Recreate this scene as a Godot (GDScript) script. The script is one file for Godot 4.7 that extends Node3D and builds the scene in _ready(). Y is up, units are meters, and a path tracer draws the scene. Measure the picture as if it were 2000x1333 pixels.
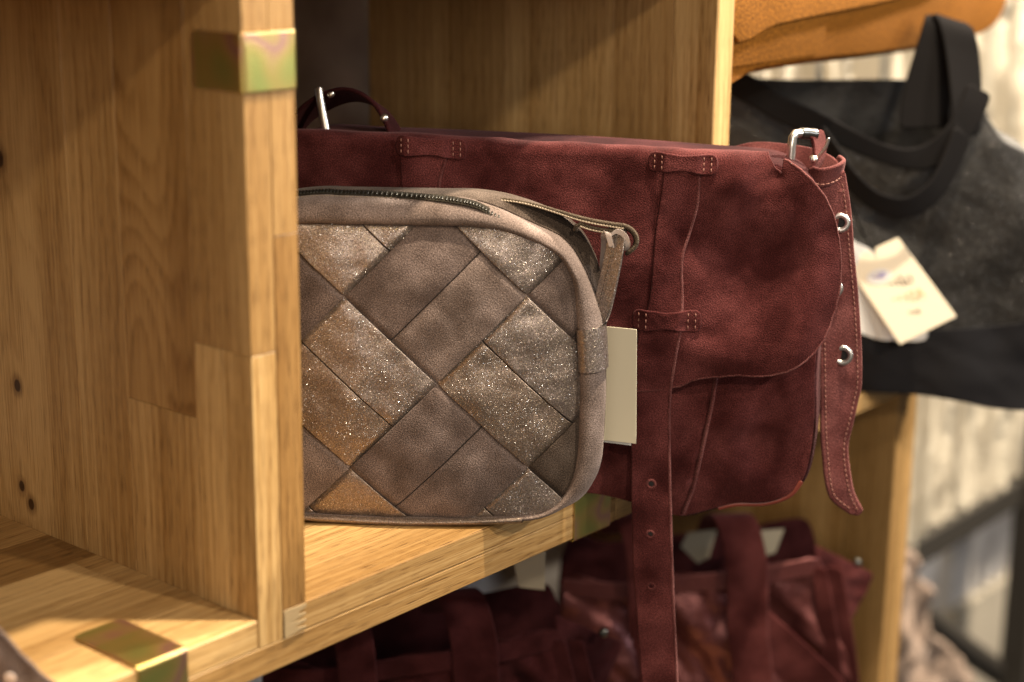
extends Node3D

# ---------------------------------------------------------------- helpers
class MB:
	var v := PackedVector3Array()
	var n := PackedVector3Array()
	var uv := PackedVector2Array()
	var idx := PackedInt32Array()
	func add(p: Vector3, nn: Vector3, t: Vector2) -> int:
		v.append(p * 0.001)
		n.append(nn)
		uv.append(t)
		return v.size() - 1
	func tri(a: int, b: int, c: int) -> void:   # given counter-clockwise, stored clockwise
		idx.append(a)
		idx.append(c)
		idx.append(b)
	func mesh() -> ArrayMesh:
		var a := []
		a.resize(Mesh.ARRAY_MAX)
		a[Mesh.ARRAY_VERTEX] = v
		a[Mesh.ARRAY_NORMAL] = n
		a[Mesh.ARRAY_TEX_UV] = uv
		a[Mesh.ARRAY_INDEX] = idx
		var m := ArrayMesh.new()
		m.add_surface_from_arrays(Mesh.PRIMITIVE_TRIANGLES, a)
		return m

var M := {}
var TX := {}
var rng := RandomNumberGenerator.new()
var nz := FastNoiseLite.new()

func lin(r: float, g: float, b: float) -> Color:
	return Color(r, g, b).linear_to_srgb()

func V(x: float, y: float, z := 0.0) -> Vector3:
	return Vector3(x, y, z)

func v2(a: Array) -> PackedVector2Array:
	var o := PackedVector2Array()
	for i in range(0, a.size(), 2):
		o.append(Vector2(a[i], a[i + 1]))
	return o

func v3(a: Array) -> PackedVector3Array:
	var o := PackedVector3Array()
	for i in range(0, a.size(), 3):
		o.append(Vector3(a[i], a[i + 1], a[i + 2]))
	return o

func smooth2(p: PackedVector2Array, k: int, closed := true) -> PackedVector2Array:
	var o := PackedVector2Array()
	var n := p.size()
	var segs := n if closed else n - 1
	for i in segs:
		var a := p[posmod(i - 1, n)] if closed or i > 0 else p[i]
		var b := p[i]
		var c := p[(i + 1) % n]
		var d := p[(i + 2) % n] if closed or i + 2 < n else c
		for j in k:
			o.append(b.cubic_interpolate(c, a, d, float(j) / k))
	if not closed:
		o.append(p[n - 1])
	return o

func smooth3(p: PackedVector3Array, k: int, closed := false) -> PackedVector3Array:
	var o := PackedVector3Array()
	var n := p.size()
	var segs := n if closed else n - 1
	for i in segs:
		var a := p[posmod(i - 1, n)] if closed or i > 0 else p[i]
		var b := p[i]
		var c := p[(i + 1) % n]
		var d := p[(i + 2) % n] if closed or i + 2 < n else c
		for j in k:
			o.append(b.cubic_interpolate(c, a, d, float(j) / k))
	if not closed:
		o.append(p[n - 1])
	return o

func noise(x: float, y: float, s: float, k := 0.0) -> float:
	return nz.get_noise_3d(x / s, y / s, k)

func sst(a: float, b: float, x: float) -> float:
	return smoothstep(a, b, x)

func gauss(x: float, y: float, cx: float, cy: float, rx: float, ry: float) -> float:
	return exp(-((x - cx) / rx) ** 2 - ((y - cy) / ry) ** 2)

func norm_at(P: Callable, x: float, y: float, e := 0.4) -> Vector3:
	var dx: Vector3 = P.call(x + e, y) - P.call(x - e, y)
	var dy: Vector3 = P.call(x, y + e) - P.call(x, y - e)
	return dx.cross(dy).normalized()

# a soft sheet of thickness th: outline in (x, y), P maps (x, y) to a place in millimetres; its raw edge is rounded
func shell(mb: MB, outline: PackedVector2Array, P: Callable, th: float, cx: float, cy := 0.0, e := 0.4) -> void:
	if cy == 0.0:
		cy = cx
	var area := 0.0
	for i in outline.size():
		area += outline[i].cross(outline[(i + 1) % outline.size()])
	if area < 0.0:
		outline = outline.duplicate()
		outline.reverse()
	var lo := outline[0]
	var hi := outline[0]
	for p in outline:
		lo = lo.min(p)
		hi = hi.max(p)
	var nx := maxi(1, ceili((hi.x - lo.x) / cx))
	var ny := maxi(1, ceili((hi.y - lo.y) / cy))
	var sx := (hi.x - lo.x) / nx
	var sy := (hi.y - lo.y) / ny
	var inside := PackedByteArray()
	for j in ny + 1:
		for i in nx + 1:
			inside.append(1 if Geometry2D.is_point_in_polygon(lo + Vector2(i * sx, j * sy), outline) else 0)
	var ids := {}
	var back := []
	var tris := PackedInt32Array()
	var put := func(q: Vector2) -> int:
		var key := Vector2i(roundi(q.x * 100), roundi(q.y * 100))
		if not ids.has(key):
			var nn := norm_at(P, q.x, q.y, e)
			var pos: Vector3 = P.call(q.x, q.y)
			ids[key] = mb.add(pos, nn, q * 0.01)
			back.append([pos - nn * th, -nn, q * 0.01])
		return ids[key]
	var first := mb.v.size()
	for j in ny:
		for i in nx:
			var w := nx + 1
			var s := inside[j * w + i] + inside[j * w + i + 1] + inside[(j + 1) * w + i] + inside[(j + 1) * w + i + 1]
			var quad := PackedVector2Array([lo + Vector2(i * sx, j * sy), lo + Vector2((i + 1) * sx, j * sy), lo + Vector2((i + 1) * sx, (j + 1) * sy), lo + Vector2(i * sx, (j + 1) * sy)])
			var polys := [quad]
			if s < 4:
				polys = Geometry2D.intersect_polygons(quad, outline)
			for poly: PackedVector2Array in polys:
				if poly.size() < 3:
					continue
				var t := PackedInt32Array([0, 1, 2, 0, 2, 3]) if s == 4 else Geometry2D.triangulate_polygon(poly)
				for k in range(0, t.size(), 3):
					var a := poly[t[k]]
					var b := poly[t[k + 1]]
					var c := poly[t[k + 2]]
					if (b - a).cross(c - a) < 0.0:
						var sw := b
						b = c
						c = sw
					tris.append_array([put.call(a), put.call(b), put.call(c)])
	var count := back.size()
	for bk in back:
		mb.add(bk[0], bk[1], bk[2])
	for k in range(0, tris.size(), 3):
		mb.tri(tris[k], tris[k + 1], tris[k + 2])
		mb.tri(tris[k] + count, tris[k + 2] + count, tris[k + 1] + count)
	# rim
	var rim := PackedVector2Array()
	var step := maxf(minf(cx, cy), 0.6)
	for i in outline.size():
		var a := outline[i]
		var b := outline[(i + 1) % outline.size()]
		var m := maxi(1, ceili(a.distance_to(b) / step))
		for k in m:
			rim.append(a.lerp(b, float(k) / m))
	var rn := rim.size()
	var base := mb.v.size()
	const ROWS := 5
	for i in rn:
		var q := rim[i]
		var pa: Vector3 = P.call(rim[(i + rn - 1) % rn].x, rim[(i + rn - 1) % rn].y)
		var pb: Vector3 = P.call(rim[(i + 1) % rn].x, rim[(i + 1) % rn].y)
		var nn := norm_at(P, q.x, q.y, e)
		var o := (pb - pa).cross(nn).normalized()
		var pos: Vector3 = P.call(q.x, q.y)
		for k in ROWS:
			var f := PI * 0.5 - PI * k / (ROWS - 1)
			mb.add(pos - nn * th * 0.5 + nn * sin(f) * th * 0.5 + o * cos(f) * th * 0.5, nn * sin(f) + o * cos(f), q * 0.01 + Vector2(0, 0.003 * k))
	for i in rn:
		var i2 := (i + 1) % rn
		for k in ROWS - 1:
			var a := base + i * ROWS + k
			var b := base + i2 * ROWS + k
			mb.tri(a, a + 1, b)
			mb.tri(b, a + 1, b + 1)

# a grid of points; wrap joins the last column to the first
func grid(mb: MB, nu: int, nv: int, F: Callable, wrap := false, flip := false) -> void:
	var pts := []
	for i in nu:
		for j in nv:
			pts.append(F.call(i, j))
	var base := mb.v.size()
	for i in nu:
		for j in nv:
			var ia := (i + nu - 1) % nu if wrap else maxi(i - 1, 0)
			var ib := (i + 1) % nu if wrap else mini(i + 1, nu - 1)
			var du: Vector3 = pts[ib * nv + j] - pts[ia * nv + j]
			var dv: Vector3 = pts[i * nv + mini(j + 1, nv - 1)] - pts[i * nv + maxi(j - 1, 0)]
			var nn := du.cross(dv).normalized()
			mb.add(pts[i * nv + j], -nn if flip else nn, Vector2(i * 0.02, j * 0.02))
	for i in (nu if wrap else nu - 1):
		for j in nv - 1:
			var a := base + i * nv + j
			var b := base + ((i + 1) % nu) * nv + j
			if flip:
				mb.tri(a, a + 1, b)
				mb.tri(b, a + 1, b + 1)
			else:
				mb.tri(a, b, a + 1)
				mb.tri(b, b + 1, a + 1)

func tube(mb: MB, p: PackedVector3Array, r: float, seg := 8, closed := false, squash := 1.0) -> void:
	var n := p.size()
	var base := mb.v.size()
	var up := Vector3(0.31, 0.87, 0.38).normalized()
	for i in n:
		var t := (p[(i + 1) % n if closed else mini(i + 1, n - 1)] - p[posmod(i - 1, n) if closed else maxi(i - 1, 0)]).normalized()
		if i == 0 and absf(up.dot(t)) > 0.9:
			up = Vector3(0.9, -0.2, 0.3).normalized()
		up = (up - t * up.dot(t)).normalized()
		var s := t.cross(up)
		for k in seg:
			var a := TAU * k / seg
			var d := up * cos(a) + s * sin(a) * squash
			mb.add(p[i] + d * r, d.normalized(), Vector2(float(k) / seg, i * 0.1))
	for i in (n if closed else n - 1):
		for k in seg:
			var a := base + i * seg + k
			var b := base + i * seg + (k + 1) % seg
			var c := base + ((i + 1) % n) * seg + k
			var d := base + ((i + 1) % n) * seg + (k + 1) % seg
			mb.tri(a, b, c)
			mb.tri(b, d, c)
	if not closed:
		for end in [0, n - 1]:
			var dir := (p[0] - p[1]).normalized() if end == 0 else (p[n - 1] - p[n - 2]).normalized()
			var tip := mb.add(p[end] + dir * r * 0.6, dir, Vector2.ZERO)
			for k in seg:
				var a: int = base + end * seg + k
				var b: int = base + end * seg + (k + 1) % seg
				if end == 0:
					mb.tri(tip, b, a)
				else:
					mb.tri(tip, a, b)

func lathe(mb: MB, prof: PackedVector2Array, seg: int, at: Vector3, ax: Vector3) -> void:
	var up := Vector3(0.3, 0.9, 0.1)
	var x := up.cross(ax).normalized()
	var y := ax.cross(x).normalized()
	var f := func(i: int, j: int) -> Vector3:
		var a := TAU * i / seg
		return at + (x * cos(a) + y * sin(a)) * prof[j].x + ax * prof[j].y
	grid(mb, seg, prof.size(), f, true)

# chamfered block; g is the axis along the grain
func block(mb: MB, lo: Vector3, hi: Vector3, c: float, g: int, off: Vector2) -> void:
	var ctr := (lo + hi) * 0.5
	var h := (hi - lo) * 0.5
	var tex := func(p: Vector3, ax: int) -> Vector2:
		var across := 0
		for k in 3:
			if k != g and k != ax:
				across = k
		if ax == g:
			return Vector2(p[(g + 1) % 3] / 120.0, p[(g + 2) % 3] / 480.0) + off
		return Vector2((p[across] - lo[across]) / 120.0, (p[g] - lo[g]) / 480.0) + off
	for ax in 3:
		var u := (ax + 1) % 3
		var w := (ax + 2) % 3
		for s in [-1.0, 1.0]:
			var id := []
			for q in [[-1, -1], [1, -1], [1, 1], [-1, 1]]:
				var p := Vector3.ZERO
				p[ax] = s * h[ax]
				p[u] = q[0] * (h[u] - c)
				p[w] = q[1] * (h[w] - c)
				var nn := Vector3.ZERO
				nn[ax] = s
				id.append(mb.add(ctr + p, nn, tex.call(ctr + p, ax)))
			if s > 0:
				mb.tri(id[0], id[1], id[2])
				mb.tri(id[0], id[2], id[3])
			else:
				mb.tri(id[0], id[2], id[1])
				mb.tri(id[0], id[3], id[2])
		# the four chamfers that run along ax
		for q in [[-1, -1], [1, -1], [1, 1], [-1, 1]]:
			var id := []
			var nu := Vector3.ZERO
			nu[u] = q[0]
			var nw := Vector3.ZERO
			nw[w] = q[1]
			for e in [-1.0, 1.0]:
				for k in 2:
					var p := Vector3.ZERO
					p[ax] = e * (h[ax] - c)
					p[u] = q[0] * (h[u] - (0.0 if k == 0 else c))
					p[w] = q[1] * (h[w] - (c if k == 0 else 0.0))
					id.append(mb.add(ctr + p, (nu if k == 0 else nw) * 0.85 + (nw if k == 0 else nu) * 0.53, tex.call(ctr + p, u)))
			var fl: bool = q[0] * q[1] > 0
			if fl:
				mb.tri(id[0], id[1], id[2])
				mb.tri(id[1], id[3], id[2])
			else:
				mb.tri(id[0], id[2], id[1])
				mb.tri(id[1], id[2], id[3])

func numbered(called: String, parent: Node) -> String:
	if not parent.has_node(NodePath(called)):
		return called
	var k := 1
	while parent.has_node(NodePath("%s_%03d" % [called, k])):
		k += 1
	return "%s_%03d" % [called, k]

func obj(called: String, mb: MB, m: Material, parent: Node, stuff := false) -> MeshInstance3D:
	var o := MeshInstance3D.new()
	o.name = numbered(called, parent)
	o.mesh = mb.mesh()
	o.material_override = null
	o.set_surface_override_material(0, m)
	if stuff:
		o.set_meta("kind", "stuff")
	parent.add_child(o, true)
	return o

func tag(o: Node, label: String, category: String, group := "", kind := "") -> void:
	o.set_meta("label", label)
	if kind:
		o.set_meta("kind", kind)
	else:
		o.set_meta("category", category)
	if group:
		o.set_meta("group", group)

func thing(called: String, label: String, category: String, at := Vector3.ZERO, deg := 0.0, group := "") -> Node3D:
	var o := Node3D.new()
	o.name = numbered(called, self)
	o.position = at
	o.rotation_degrees.y = deg
	add_child(o, true)
	tag(o, label, category, group)
	return o

func sheet(called: String, pts: Array, z: float, th: float, m: Material, parent: Node, sm := 0, cell := 4.0) -> MeshInstance3D:
	var mb := MB.new()
	var o := v2(pts)
	if sm:
		o = smooth2(o, sm)
	shell(mb, o, func(x: float, y: float) -> Vector3: return Vector3(x, y, z), th, cell)
	return obj(called, mb, m, parent)

# a band along a path; side(i) is the direction of its width
func band(mb: MB, path: PackedVector3Array, side: Vector3, width: float, th: float, side2 := Vector3.ZERO, width2 := -1.0, cell := 2.5) -> void:
	var p := smooth3(path, 14)
	var acc := PackedFloat32Array([0.0])
	for i in range(1, p.size()):
		acc.append(acc[i - 1] + p[i].distance_to(p[i - 1]))
	var L := acc[acc.size() - 1]
	var s2 := side if side2 == Vector3.ZERO else side2
	var w2 := width if width2 < 0 else width2
	var P := func(s: float, t: float) -> Vector3:
		var q := clampf(s, 0.0, L)
		var i := clampi(acc.bsearch(q), 1, p.size() - 1)
		var f := (s - acc[i - 1]) / maxf(acc[i] - acc[i - 1], 1e-4)
		var c := p[i - 1].lerp(p[i], f)
		var g := q / L
		return c + side.lerp(s2, g).normalized() * t * lerpf(1.0, w2 / width, g)
	var r := minf(width * 0.12, 2.0)
	var h := width * 0.5
	shell(mb, PackedVector2Array([Vector2(0, -h + r), Vector2(r, -h), Vector2(L - r, -h), Vector2(L, -h + r), Vector2(L, h - r), Vector2(L - r, h), Vector2(r, h), Vector2(0, h - r)]), P, th, cell, minf(width * 0.34, 4.0), 1.2)

# short thread stitches along a path, laid on the surface
func stitch_row(mb: MB, path: PackedVector3Array, length: float, gap: float, r: float, lift: Vector3) -> void:
	var p := smooth3(path, 20)
	var d := 0.0
	var at := p[0]
	var on := true
	var a := p[0]
	for i in range(1, p.size()):
		var seg := p[i] - p[i - 1]
		var L := seg.length()
		var used := 0.0
		while used < L:
			var need := (length if on else gap) - d
			if used + need <= L:
				used += need
				at = p[i - 1] + seg * (used / L)
				if on:
					var mid := (a + at) * 0.5
					tube(mb, PackedVector3Array([a - lift * 0.3, a.lerp(mid, 0.5) + lift * 0.8, mid + lift, mid.lerp(at, 0.5) + lift * 0.8, at - lift * 0.3]), r, 5)
				else:
					a = at
				on = not on
				d = 0.0
			else:
				d += L - used
				used = L

func ring_eyelet(parent: Node, at: Vector3, ax: Vector3, r_in: float, r_out: float) -> void:
	var mb := MB.new()
	lathe(mb, v2([r_in * 0.9, -1.5, r_in * 0.92, 0.2, r_in, 0.75, (r_in + r_out) * 0.5, 1.05, r_out * 0.93, 0.8, r_out, 0.2, r_out, -1.0]), 28, at, ax)
	var o := obj("eyelet", mb, M.nickel, parent)
	var mc := MB.new()
	lathe(mc, v2([0.01, 0.0, r_in * 0.95, 0.0, r_in * 0.95, -0.6]), 20, at + ax * 0.05, ax)
	obj("eyelet_shade", mc, M.hole_shade, o)  # dark disc stands in for the shade inside the eyelet

func rivet(called: String, parent: Node, at: Vector3, ax: Vector3, r: float, m: Material) -> void:
	var mb := MB.new()
	lathe(mb, v2([0.01, r * 0.62, r * 0.35, r * 0.58, r * 0.7, r * 0.42, r * 0.93, r * 0.15, r, -0.3, r, -1.0]), 20, at, ax)
	obj(called, mb, m, parent)

# ---------------------------------------------------------------- textures and materials
func grey_bytes(freq: float, sd: int, w: int, h: int, tw: int, th: int, oct := 3) -> PackedByteArray:
	var f := FastNoiseLite.new()
	f.seed = sd
	f.noise_type = FastNoiseLite.TYPE_SIMPLEX_SMOOTH
	f.frequency = freq
	f.fractal_octaves = oct
	var im := f.get_image(w, h, false, false, true)
	im.convert(Image.FORMAT_L8)
	if w != tw or h != th:
		im.resize(tw, th, Image.INTERPOLATE_CUBIC)
	return im.get_data()

func wood_texture(sd: int, kind: int) -> ImageTexture:
	const W := 512
	const H := 1024
	var warp := grey_bytes(0.02, sd, 64, 64, W, H, 2)
	var pore := grey_bytes(0.36, sd + 1, 512, 44, W, H, 2)
	var fine := grey_bytes(0.16, sd + 2, 512, 9, W, H, 4)
	var wide := grey_bytes(0.03, sd + 3, 64, 12, W, H, 2)
	var out := PackedByteArray()
	out.resize(W * H * 3)
	var pale := Vector3(0.83, 0.715, 0.53)
	var dark := Vector3(0.58, 0.44, 0.25)
	var deep := Vector3(0.27, 0.17, 0.08)
	var knots := [Vector3(0.23, 0.094, 0.040), Vector3(0.31, 0.072, 0.042), Vector3(0.25, 0.24, 0.045), Vector3(0.22, 0.55, 0.06)]
	var k := 0
	for y in H:
		var vv := float(y) / H
		for x in W:
			var u := float(x) / W
			var i := y * W + x
			var w := warp[i] / 255.0 - 0.5
			var r := 0.0
			var kn := 0.0
			if kind == 1:
				var c := (u - 0.28) * 2.6
				r = vv * 9.0 - c * c * 1.8 + w * 6.0 + (fine[i] / 255.0) * 0.5
			else:
				r = u * (15.0 if kind == 0 else 6.0) + w * (1.6 if kind == 0 else 3.0) + (fine[i] / 255.0) * 0.6
			if kind == 2:
				for q: Vector3 in knots:
					var dd := Vector2((u - q.x) * 1.0, (vv - q.y) * 4.0 * 0.8).length() / q.z
					if dd < 5.0:
						kn = maxf(kn, sst(0.75, 0.35, dd) + 0.35 * sst(1.6, 0.6, dd))
						r += 1.6 * exp(-dd * 0.8)
			var s := r - floorf(r)
			var tone := s / 0.86 if s < 0.86 else (1.0 - s) / 0.14
			tone = tone * tone
			var m := clampf((0.42 if kind == 1 else 0.24) * tone + 0.75 * (fine[i] / 255.0 - 0.30) + 0.55 * (wide[i] / 255.0 - 0.45), 0.0, 1.0)
			var p := sst(0.60, 0.85, pore[i] / 255.0) * (0.35 + 0.6 * tone) * (0.4 + 1.2 * wide[i] / 255.0)
			var col := pale.lerp(dark, m).lerp(deep, clampf(p * 0.75 + kn, 0.0, 1.0))
			out[k] = int(clampf(col.x, 0, 1) * 255)
			out[k + 1] = int(clampf(col.y, 0, 1) * 255)
			out[k + 2] = int(clampf(col.z, 0, 1) * 255)
			k += 3
	return ImageTexture.create_from_image(Image.create_from_data(W, H, false, Image.FORMAT_RGB8, out))

func noise_tex(freq: float, sd: int, size: int, a: Color, b: Color, lo := 0.0, hi := 1.0, type := FastNoiseLite.TYPE_SIMPLEX_SMOOTH, oct := 4) -> NoiseTexture2D:
	var t := NoiseTexture2D.new()
	t.width = size
	t.height = size
	t.seamless = true
	var f := FastNoiseLite.new()
	f.seed = sd
	f.noise_type = type
	f.frequency = freq
	f.fractal_octaves = oct
	t.noise = f
	var g := Gradient.new()
	g.set_color(0, a)
	g.set_color(1, b)
	g.set_offset(0, lo)
	g.set_offset(1, hi)
	t.color_ramp = g
	return t

func glitter_textures() -> void:
	# flakes: each little cell leans its own way
	const S := 512
	var rg := RandomNumberGenerator.new()
	rg.seed = 77
	var nrm := Image.create(S, S, false, Image.FORMAT_RGB8)
	nrm.fill(Color(0.5, 0.5, 1.0))
	var alb := Image.create(S, S, false, Image.FORMAT_RGB8)
	alb.fill(Color(0.74, 0.72, 0.70))
	for k in 26000:
		var x := rg.randi_range(0, S - 1)
		var y := rg.randi_range(0, S - 1)
		var s := rg.randi_range(2, 4)
		var a := rg.randf() * TAU
		var t := rg.randf() ** 2.2 * 0.8
		var c := Color(0.5 + 0.5 * sin(t) * cos(a), 0.5 + 0.5 * sin(t) * sin(a), 0.5 + 0.5 * cos(t))
		nrm.fill_rect(Rect2i(x, y, s, s), c)
		var g := rg.randf_range(0.5, 0.88)
		if rg.randf() < 0.14:
			g = 1.0
		alb.fill_rect(Rect2i(x, y, s, s), Color(g, g * rg.randf_range(0.94, 1.0), g * rg.randf_range(0.88, 1.0)))
	TX.flake_normal = ImageTexture.create_from_image(nrm)
	TX.flake = ImageTexture.create_from_image(alb)

func tri(m: StandardMaterial3D, scale: float) -> void:
	m.uv1_triplanar = true
	m.uv1_triplanar_sharpness = 3.0
	m.uv1_scale = Vector3.ONE * scale

func suede(c: Color, c_rim: float, mottle: Texture2D, seed_off: float, deep := 1.0) -> StandardMaterial3D:
	var m := StandardMaterial3D.new()
	m.albedo_color = c
	m.albedo_texture = mottle
	m.roughness = 0.95
	m.metallic_specular = 0.2
	m.rim_enabled = true
	m.rim = c_rim
	m.rim_tint = 0.7
	m.heightmap_enabled = true
	m.heightmap_texture = TX.nap
	m.heightmap_scale = 0.028 * deep
	m.detail_enabled = true
	m.detail_blend_mode = BaseMaterial3D.BLEND_MODE_MUL
	m.detail_albedo = TX.nap_tone
	m.detail_uv_layer = BaseMaterial3D.DETAIL_UV_2
	m.uv2_triplanar = true
	m.uv2_scale = Vector3.ONE * 9.0
	tri(m, 6.0)
	m.uv1_offset = Vector3(seed_off, seed_off * 0.7, 0.2)
	return m

func plain(c: Color, rough: float, metal := 0.0, spec := 0.5) -> StandardMaterial3D:
	var m := StandardMaterial3D.new()
	m.albedo_color = c
	m.roughness = rough
	m.metallic = metal
	m.metallic_specular = spec
	return m

func glitter(c: Color, metal: float, rough: float, scale: float, ns: float) -> StandardMaterial3D:
	var m := plain(c, rough, metal)
	m.albedo_texture = TX.flake
	m.normal_enabled = true
	m.normal_texture = TX.flake_normal
	m.normal_scale = ns
	tri(m, scale)
	m.uv1_triplanar_sharpness = 12.0
	return m

func make_materials() -> void:
	for k in 4:
		TX["wood%d" % k] = wood_texture(11 + 17 * k, [0, 1, 2, 0][k])
	glitter_textures()
	TX.nap = noise_tex(0.24, 5, 512, Color.BLACK, Color.WHITE, 0.1, 0.9, FastNoiseLite.TYPE_SIMPLEX, 3)
	TX.nap_tone = noise_tex(0.20, 8, 512, Color(0.44, 0.44, 0.44), Color(1, 1, 1), 0.2, 0.8, FastNoiseLite.TYPE_SIMPLEX, 3)
	TX.mottle = noise_tex(0.009, 21, 512, Color(0.75, 0.735, 0.72), Color(1, 1, 1), 0.15, 0.85, FastNoiseLite.TYPE_SIMPLEX_SMOOTH, 4)
	TX.mottle_red = noise_tex(0.006, 33, 512, Color(0.66, 0.57, 0.57), Color(1, 1, 1), 0.2, 0.8, FastNoiseLite.TYPE_SIMPLEX_SMOOTH, 4)
	TX.leather = noise_tex(0.07, 41, 512, Color.BLACK, Color.WHITE, 0.0, 1.0, FastNoiseLite.TYPE_CELLULAR, 2)
	var z := NoiseTexture2D.new()
	z.width = 256
	z.height = 256
	z.seamless = true
	var zf := FastNoiseLite.new()
	zf.seed = 4
	zf.frequency = 0.006
	zf.fractal_octaves = 2
	z.noise = zf
	var zg := Gradient.new()
	zg.offsets = PackedFloat32Array([0.0, 0.3, 0.45, 0.58, 0.7, 0.85, 1.0])
	zg.colors = PackedColorArray([Color(0.76, 0.78, 0.44), Color(0.86, 0.78, 0.46), Color(0.90, 0.78, 0.52), Color(0.90, 0.72, 0.56), Color(0.86, 0.66, 0.60), Color(0.90, 0.76, 0.52), Color(0.80, 0.80, 0.52)])
	z.color_ramp = zg
	TX.zinc = z
	# oak
	var tints := [lin(0.62, 0.54, 0.42), lin(0.74, 0.64, 0.50), lin(0.48, 0.38, 0.26), lin(0.95, 0.87, 0.74), lin(0.58, 0.46, 0.31)]
	for k in 4:
		for t in tints.size():
			var m := plain(tints[t], 0.42, 0.0, 0.45)
			m.albedo_texture = TX["wood%d" % k]
			m.heightmap_enabled = true
			m.heightmap_texture = TX["wood%d" % k]
			m.heightmap_scale = 0.025
			M["oak%d%d" % [k, t]] = m
	M.end_grain = plain(lin(0.72, 0.50, 0.25), 0.6)
	M.end_grain.albedo_texture = TX.nap_tone
	tri(M.end_grain, 20.0)
	M.zinc = plain(Color(0.97, 0.95, 0.92), 0.30, 0.95)
	M.zinc.albedo_texture = TX.zinc
	M.zinc.clearcoat_enabled = true
	M.zinc.clearcoat = 0.6
	M.zinc.clearcoat_roughness = 0.15
	M.zinc.heightmap_enabled = true
	M.zinc.heightmap_texture = TX.nap
	M.zinc.heightmap_scale = 0.007
	tri(M.zinc, 14.0)
	# taupe bag
	M.taupe = suede(lin(0.35, 0.26, 0.23), 0.5, TX.mottle, 0.1)
	M.taupe_pale = suede(lin(0.47, 0.355, 0.31), 0.5, TX.mottle, 0.45)
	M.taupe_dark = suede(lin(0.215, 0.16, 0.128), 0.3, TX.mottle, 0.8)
	M.bronze = glitter(lin(0.56, 0.475, 0.435), 0.66, 0.37, 18.0, 0.9)
	M.bronze_dark = glitter(lin(0.50, 0.40, 0.335), 0.66, 0.38, 18.0, 0.9)
	M.flake = plain(lin(0.92, 0.89, 0.88), 0.27, 1.0)
	M.flake_dark = plain(lin(0.6, 0.56, 0.52), 0.3, 1.0)
	M.gunmetal = plain(lin(0.10, 0.095, 0.085), 0.35, 0.9)
	M.webbing = suede(lin(0.20, 0.15, 0.105), 0.3, TX.mottle, 0.3, 2.0)
	M.zip_cloth = suede(lin(0.075, 0.062, 0.045), 0.2, TX.mottle, 0.3)
	M.thread_taupe = plain(lin(0.36, 0.28, 0.20), 0.8)
	M.thread_dark = plain(lin(0.06, 0.045, 0.035), 0.8)
	M.ribbon = plain(lin(0.62, 0.50, 0.44), 0.45)
	M.card = plain(lin(0.70, 0.62, 0.46), 0.75)
	M.card_shaded = plain(lin(0.30, 0.26, 0.19), 0.8)  # cream card darkened, the lower crate's shade put into its colour
	M.card_white = plain(lin(0.72, 0.70, 0.68), 0.7)
	M.card_cream = plain(lin(0.86, 0.76, 0.58), 0.75)
	# burgundy
	M.wine = suede(lin(0.20, 0.053, 0.050), 0.55, TX.mottle_red, 0.15)
	M.wine_pale = suede(lin(0.30, 0.10, 0.092), 0.6, TX.mottle_red, 0.55)
	M.wine_edge = suede(lin(0.34, 0.125, 0.115), 0.5, TX.mottle_red, 0.75)
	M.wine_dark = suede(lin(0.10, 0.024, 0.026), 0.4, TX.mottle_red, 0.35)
	M.wine_smooth = plain(lin(0.20, 0.04, 0.025), 0.4)
	M.thread_wine = plain(lin(0.27, 0.115, 0.085), 0.8)
	M.nickel = plain(lin(0.84, 0.80, 0.74), 0.32, 1.0)
	M.hole_shade = plain(lin(0.01, 0.008, 0.008), 0.9)  # near-black colour for the painted shade in holes
	M.wine_metal = glitter(lin(0.27, 0.085, 0.085), 0.55, 0.40, 16.0, 0.3)
	# black bag
	M.black = glitter(lin(0.032, 0.028, 0.024), 0.25, 0.5, 9.0, 0.9)
	M.black_smooth = plain(lin(0.012, 0.011, 0.012), 0.6, 0.0, 0.25)
	M.black_smooth.heightmap_enabled = true
	M.black_smooth.heightmap_texture = TX.leather
	M.black_smooth.heightmap_scale = 0.02
	tri(M.black_smooth, 12.0)
	M.black_strap = plain(lin(0.012, 0.011, 0.011), 0.9, 0.0, 0.03)
	M.tan = plain(lin(0.40, 0.145, 0.014), 0.8, 0.0, 0.25)
	M.tan_pale = plain(lin(0.43, 0.16, 0.017), 0.8, 0.0, 0.25)
	for tm: StandardMaterial3D in [M.tan, M.tan_pale]:
		tm.albedo_texture = TX.nap_tone
		tri(tm, 4.0)
	M.ink = plain(lin(0.10, 0.08, 0.07), 0.8)
	M.ink_gold = plain(lin(0.75, 0.46, 0.18), 0.6)
	M.ink_violet = plain(lin(0.25, 0.2, 0.62), 0.7)
	M.wool = plain(lin(0.46, 0.405, 0.32), 0.95, 0.0, 0.1)
	M.wool.heightmap_enabled = true
	M.wool.heightmap_texture = TX.nap
	M.wool.heightmap_scale = 0.2
	tri(M.wool, 7.0)
	M.iron = plain(lin(0.035, 0.03, 0.025), 0.5, 0.4)
	M.wall = plain(lin(0.50, 0.47, 0.455), 0.9)
	M.wall.albedo_texture = TX.mottle
	tri(M.wall, 1.6)
	M.skirting = plain(lin(0.36, 0.31, 0.24), 0.7)
	M.pink_cloth = suede(lin(0.46, 0.34, 0.27), 0.3, TX.mottle, 0.2)

# ---------------------------------------------------------------- oak crates and clips
func stave(parent: Node, lo: Vector3, hi: Vector3, g: int, wood: int, tint: int, off := Vector2(-1, 0), c := 0.28) -> void:
	var mb := MB.new()
	if off.x < 0:
		off = Vector2(rng.randf() * 0.4, rng.randf() * 0.12)
	block(mb, lo, hi, c, g, off)
	obj("stave", mb, M["oak%d%d" % [wood, tint]], parent)

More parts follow.
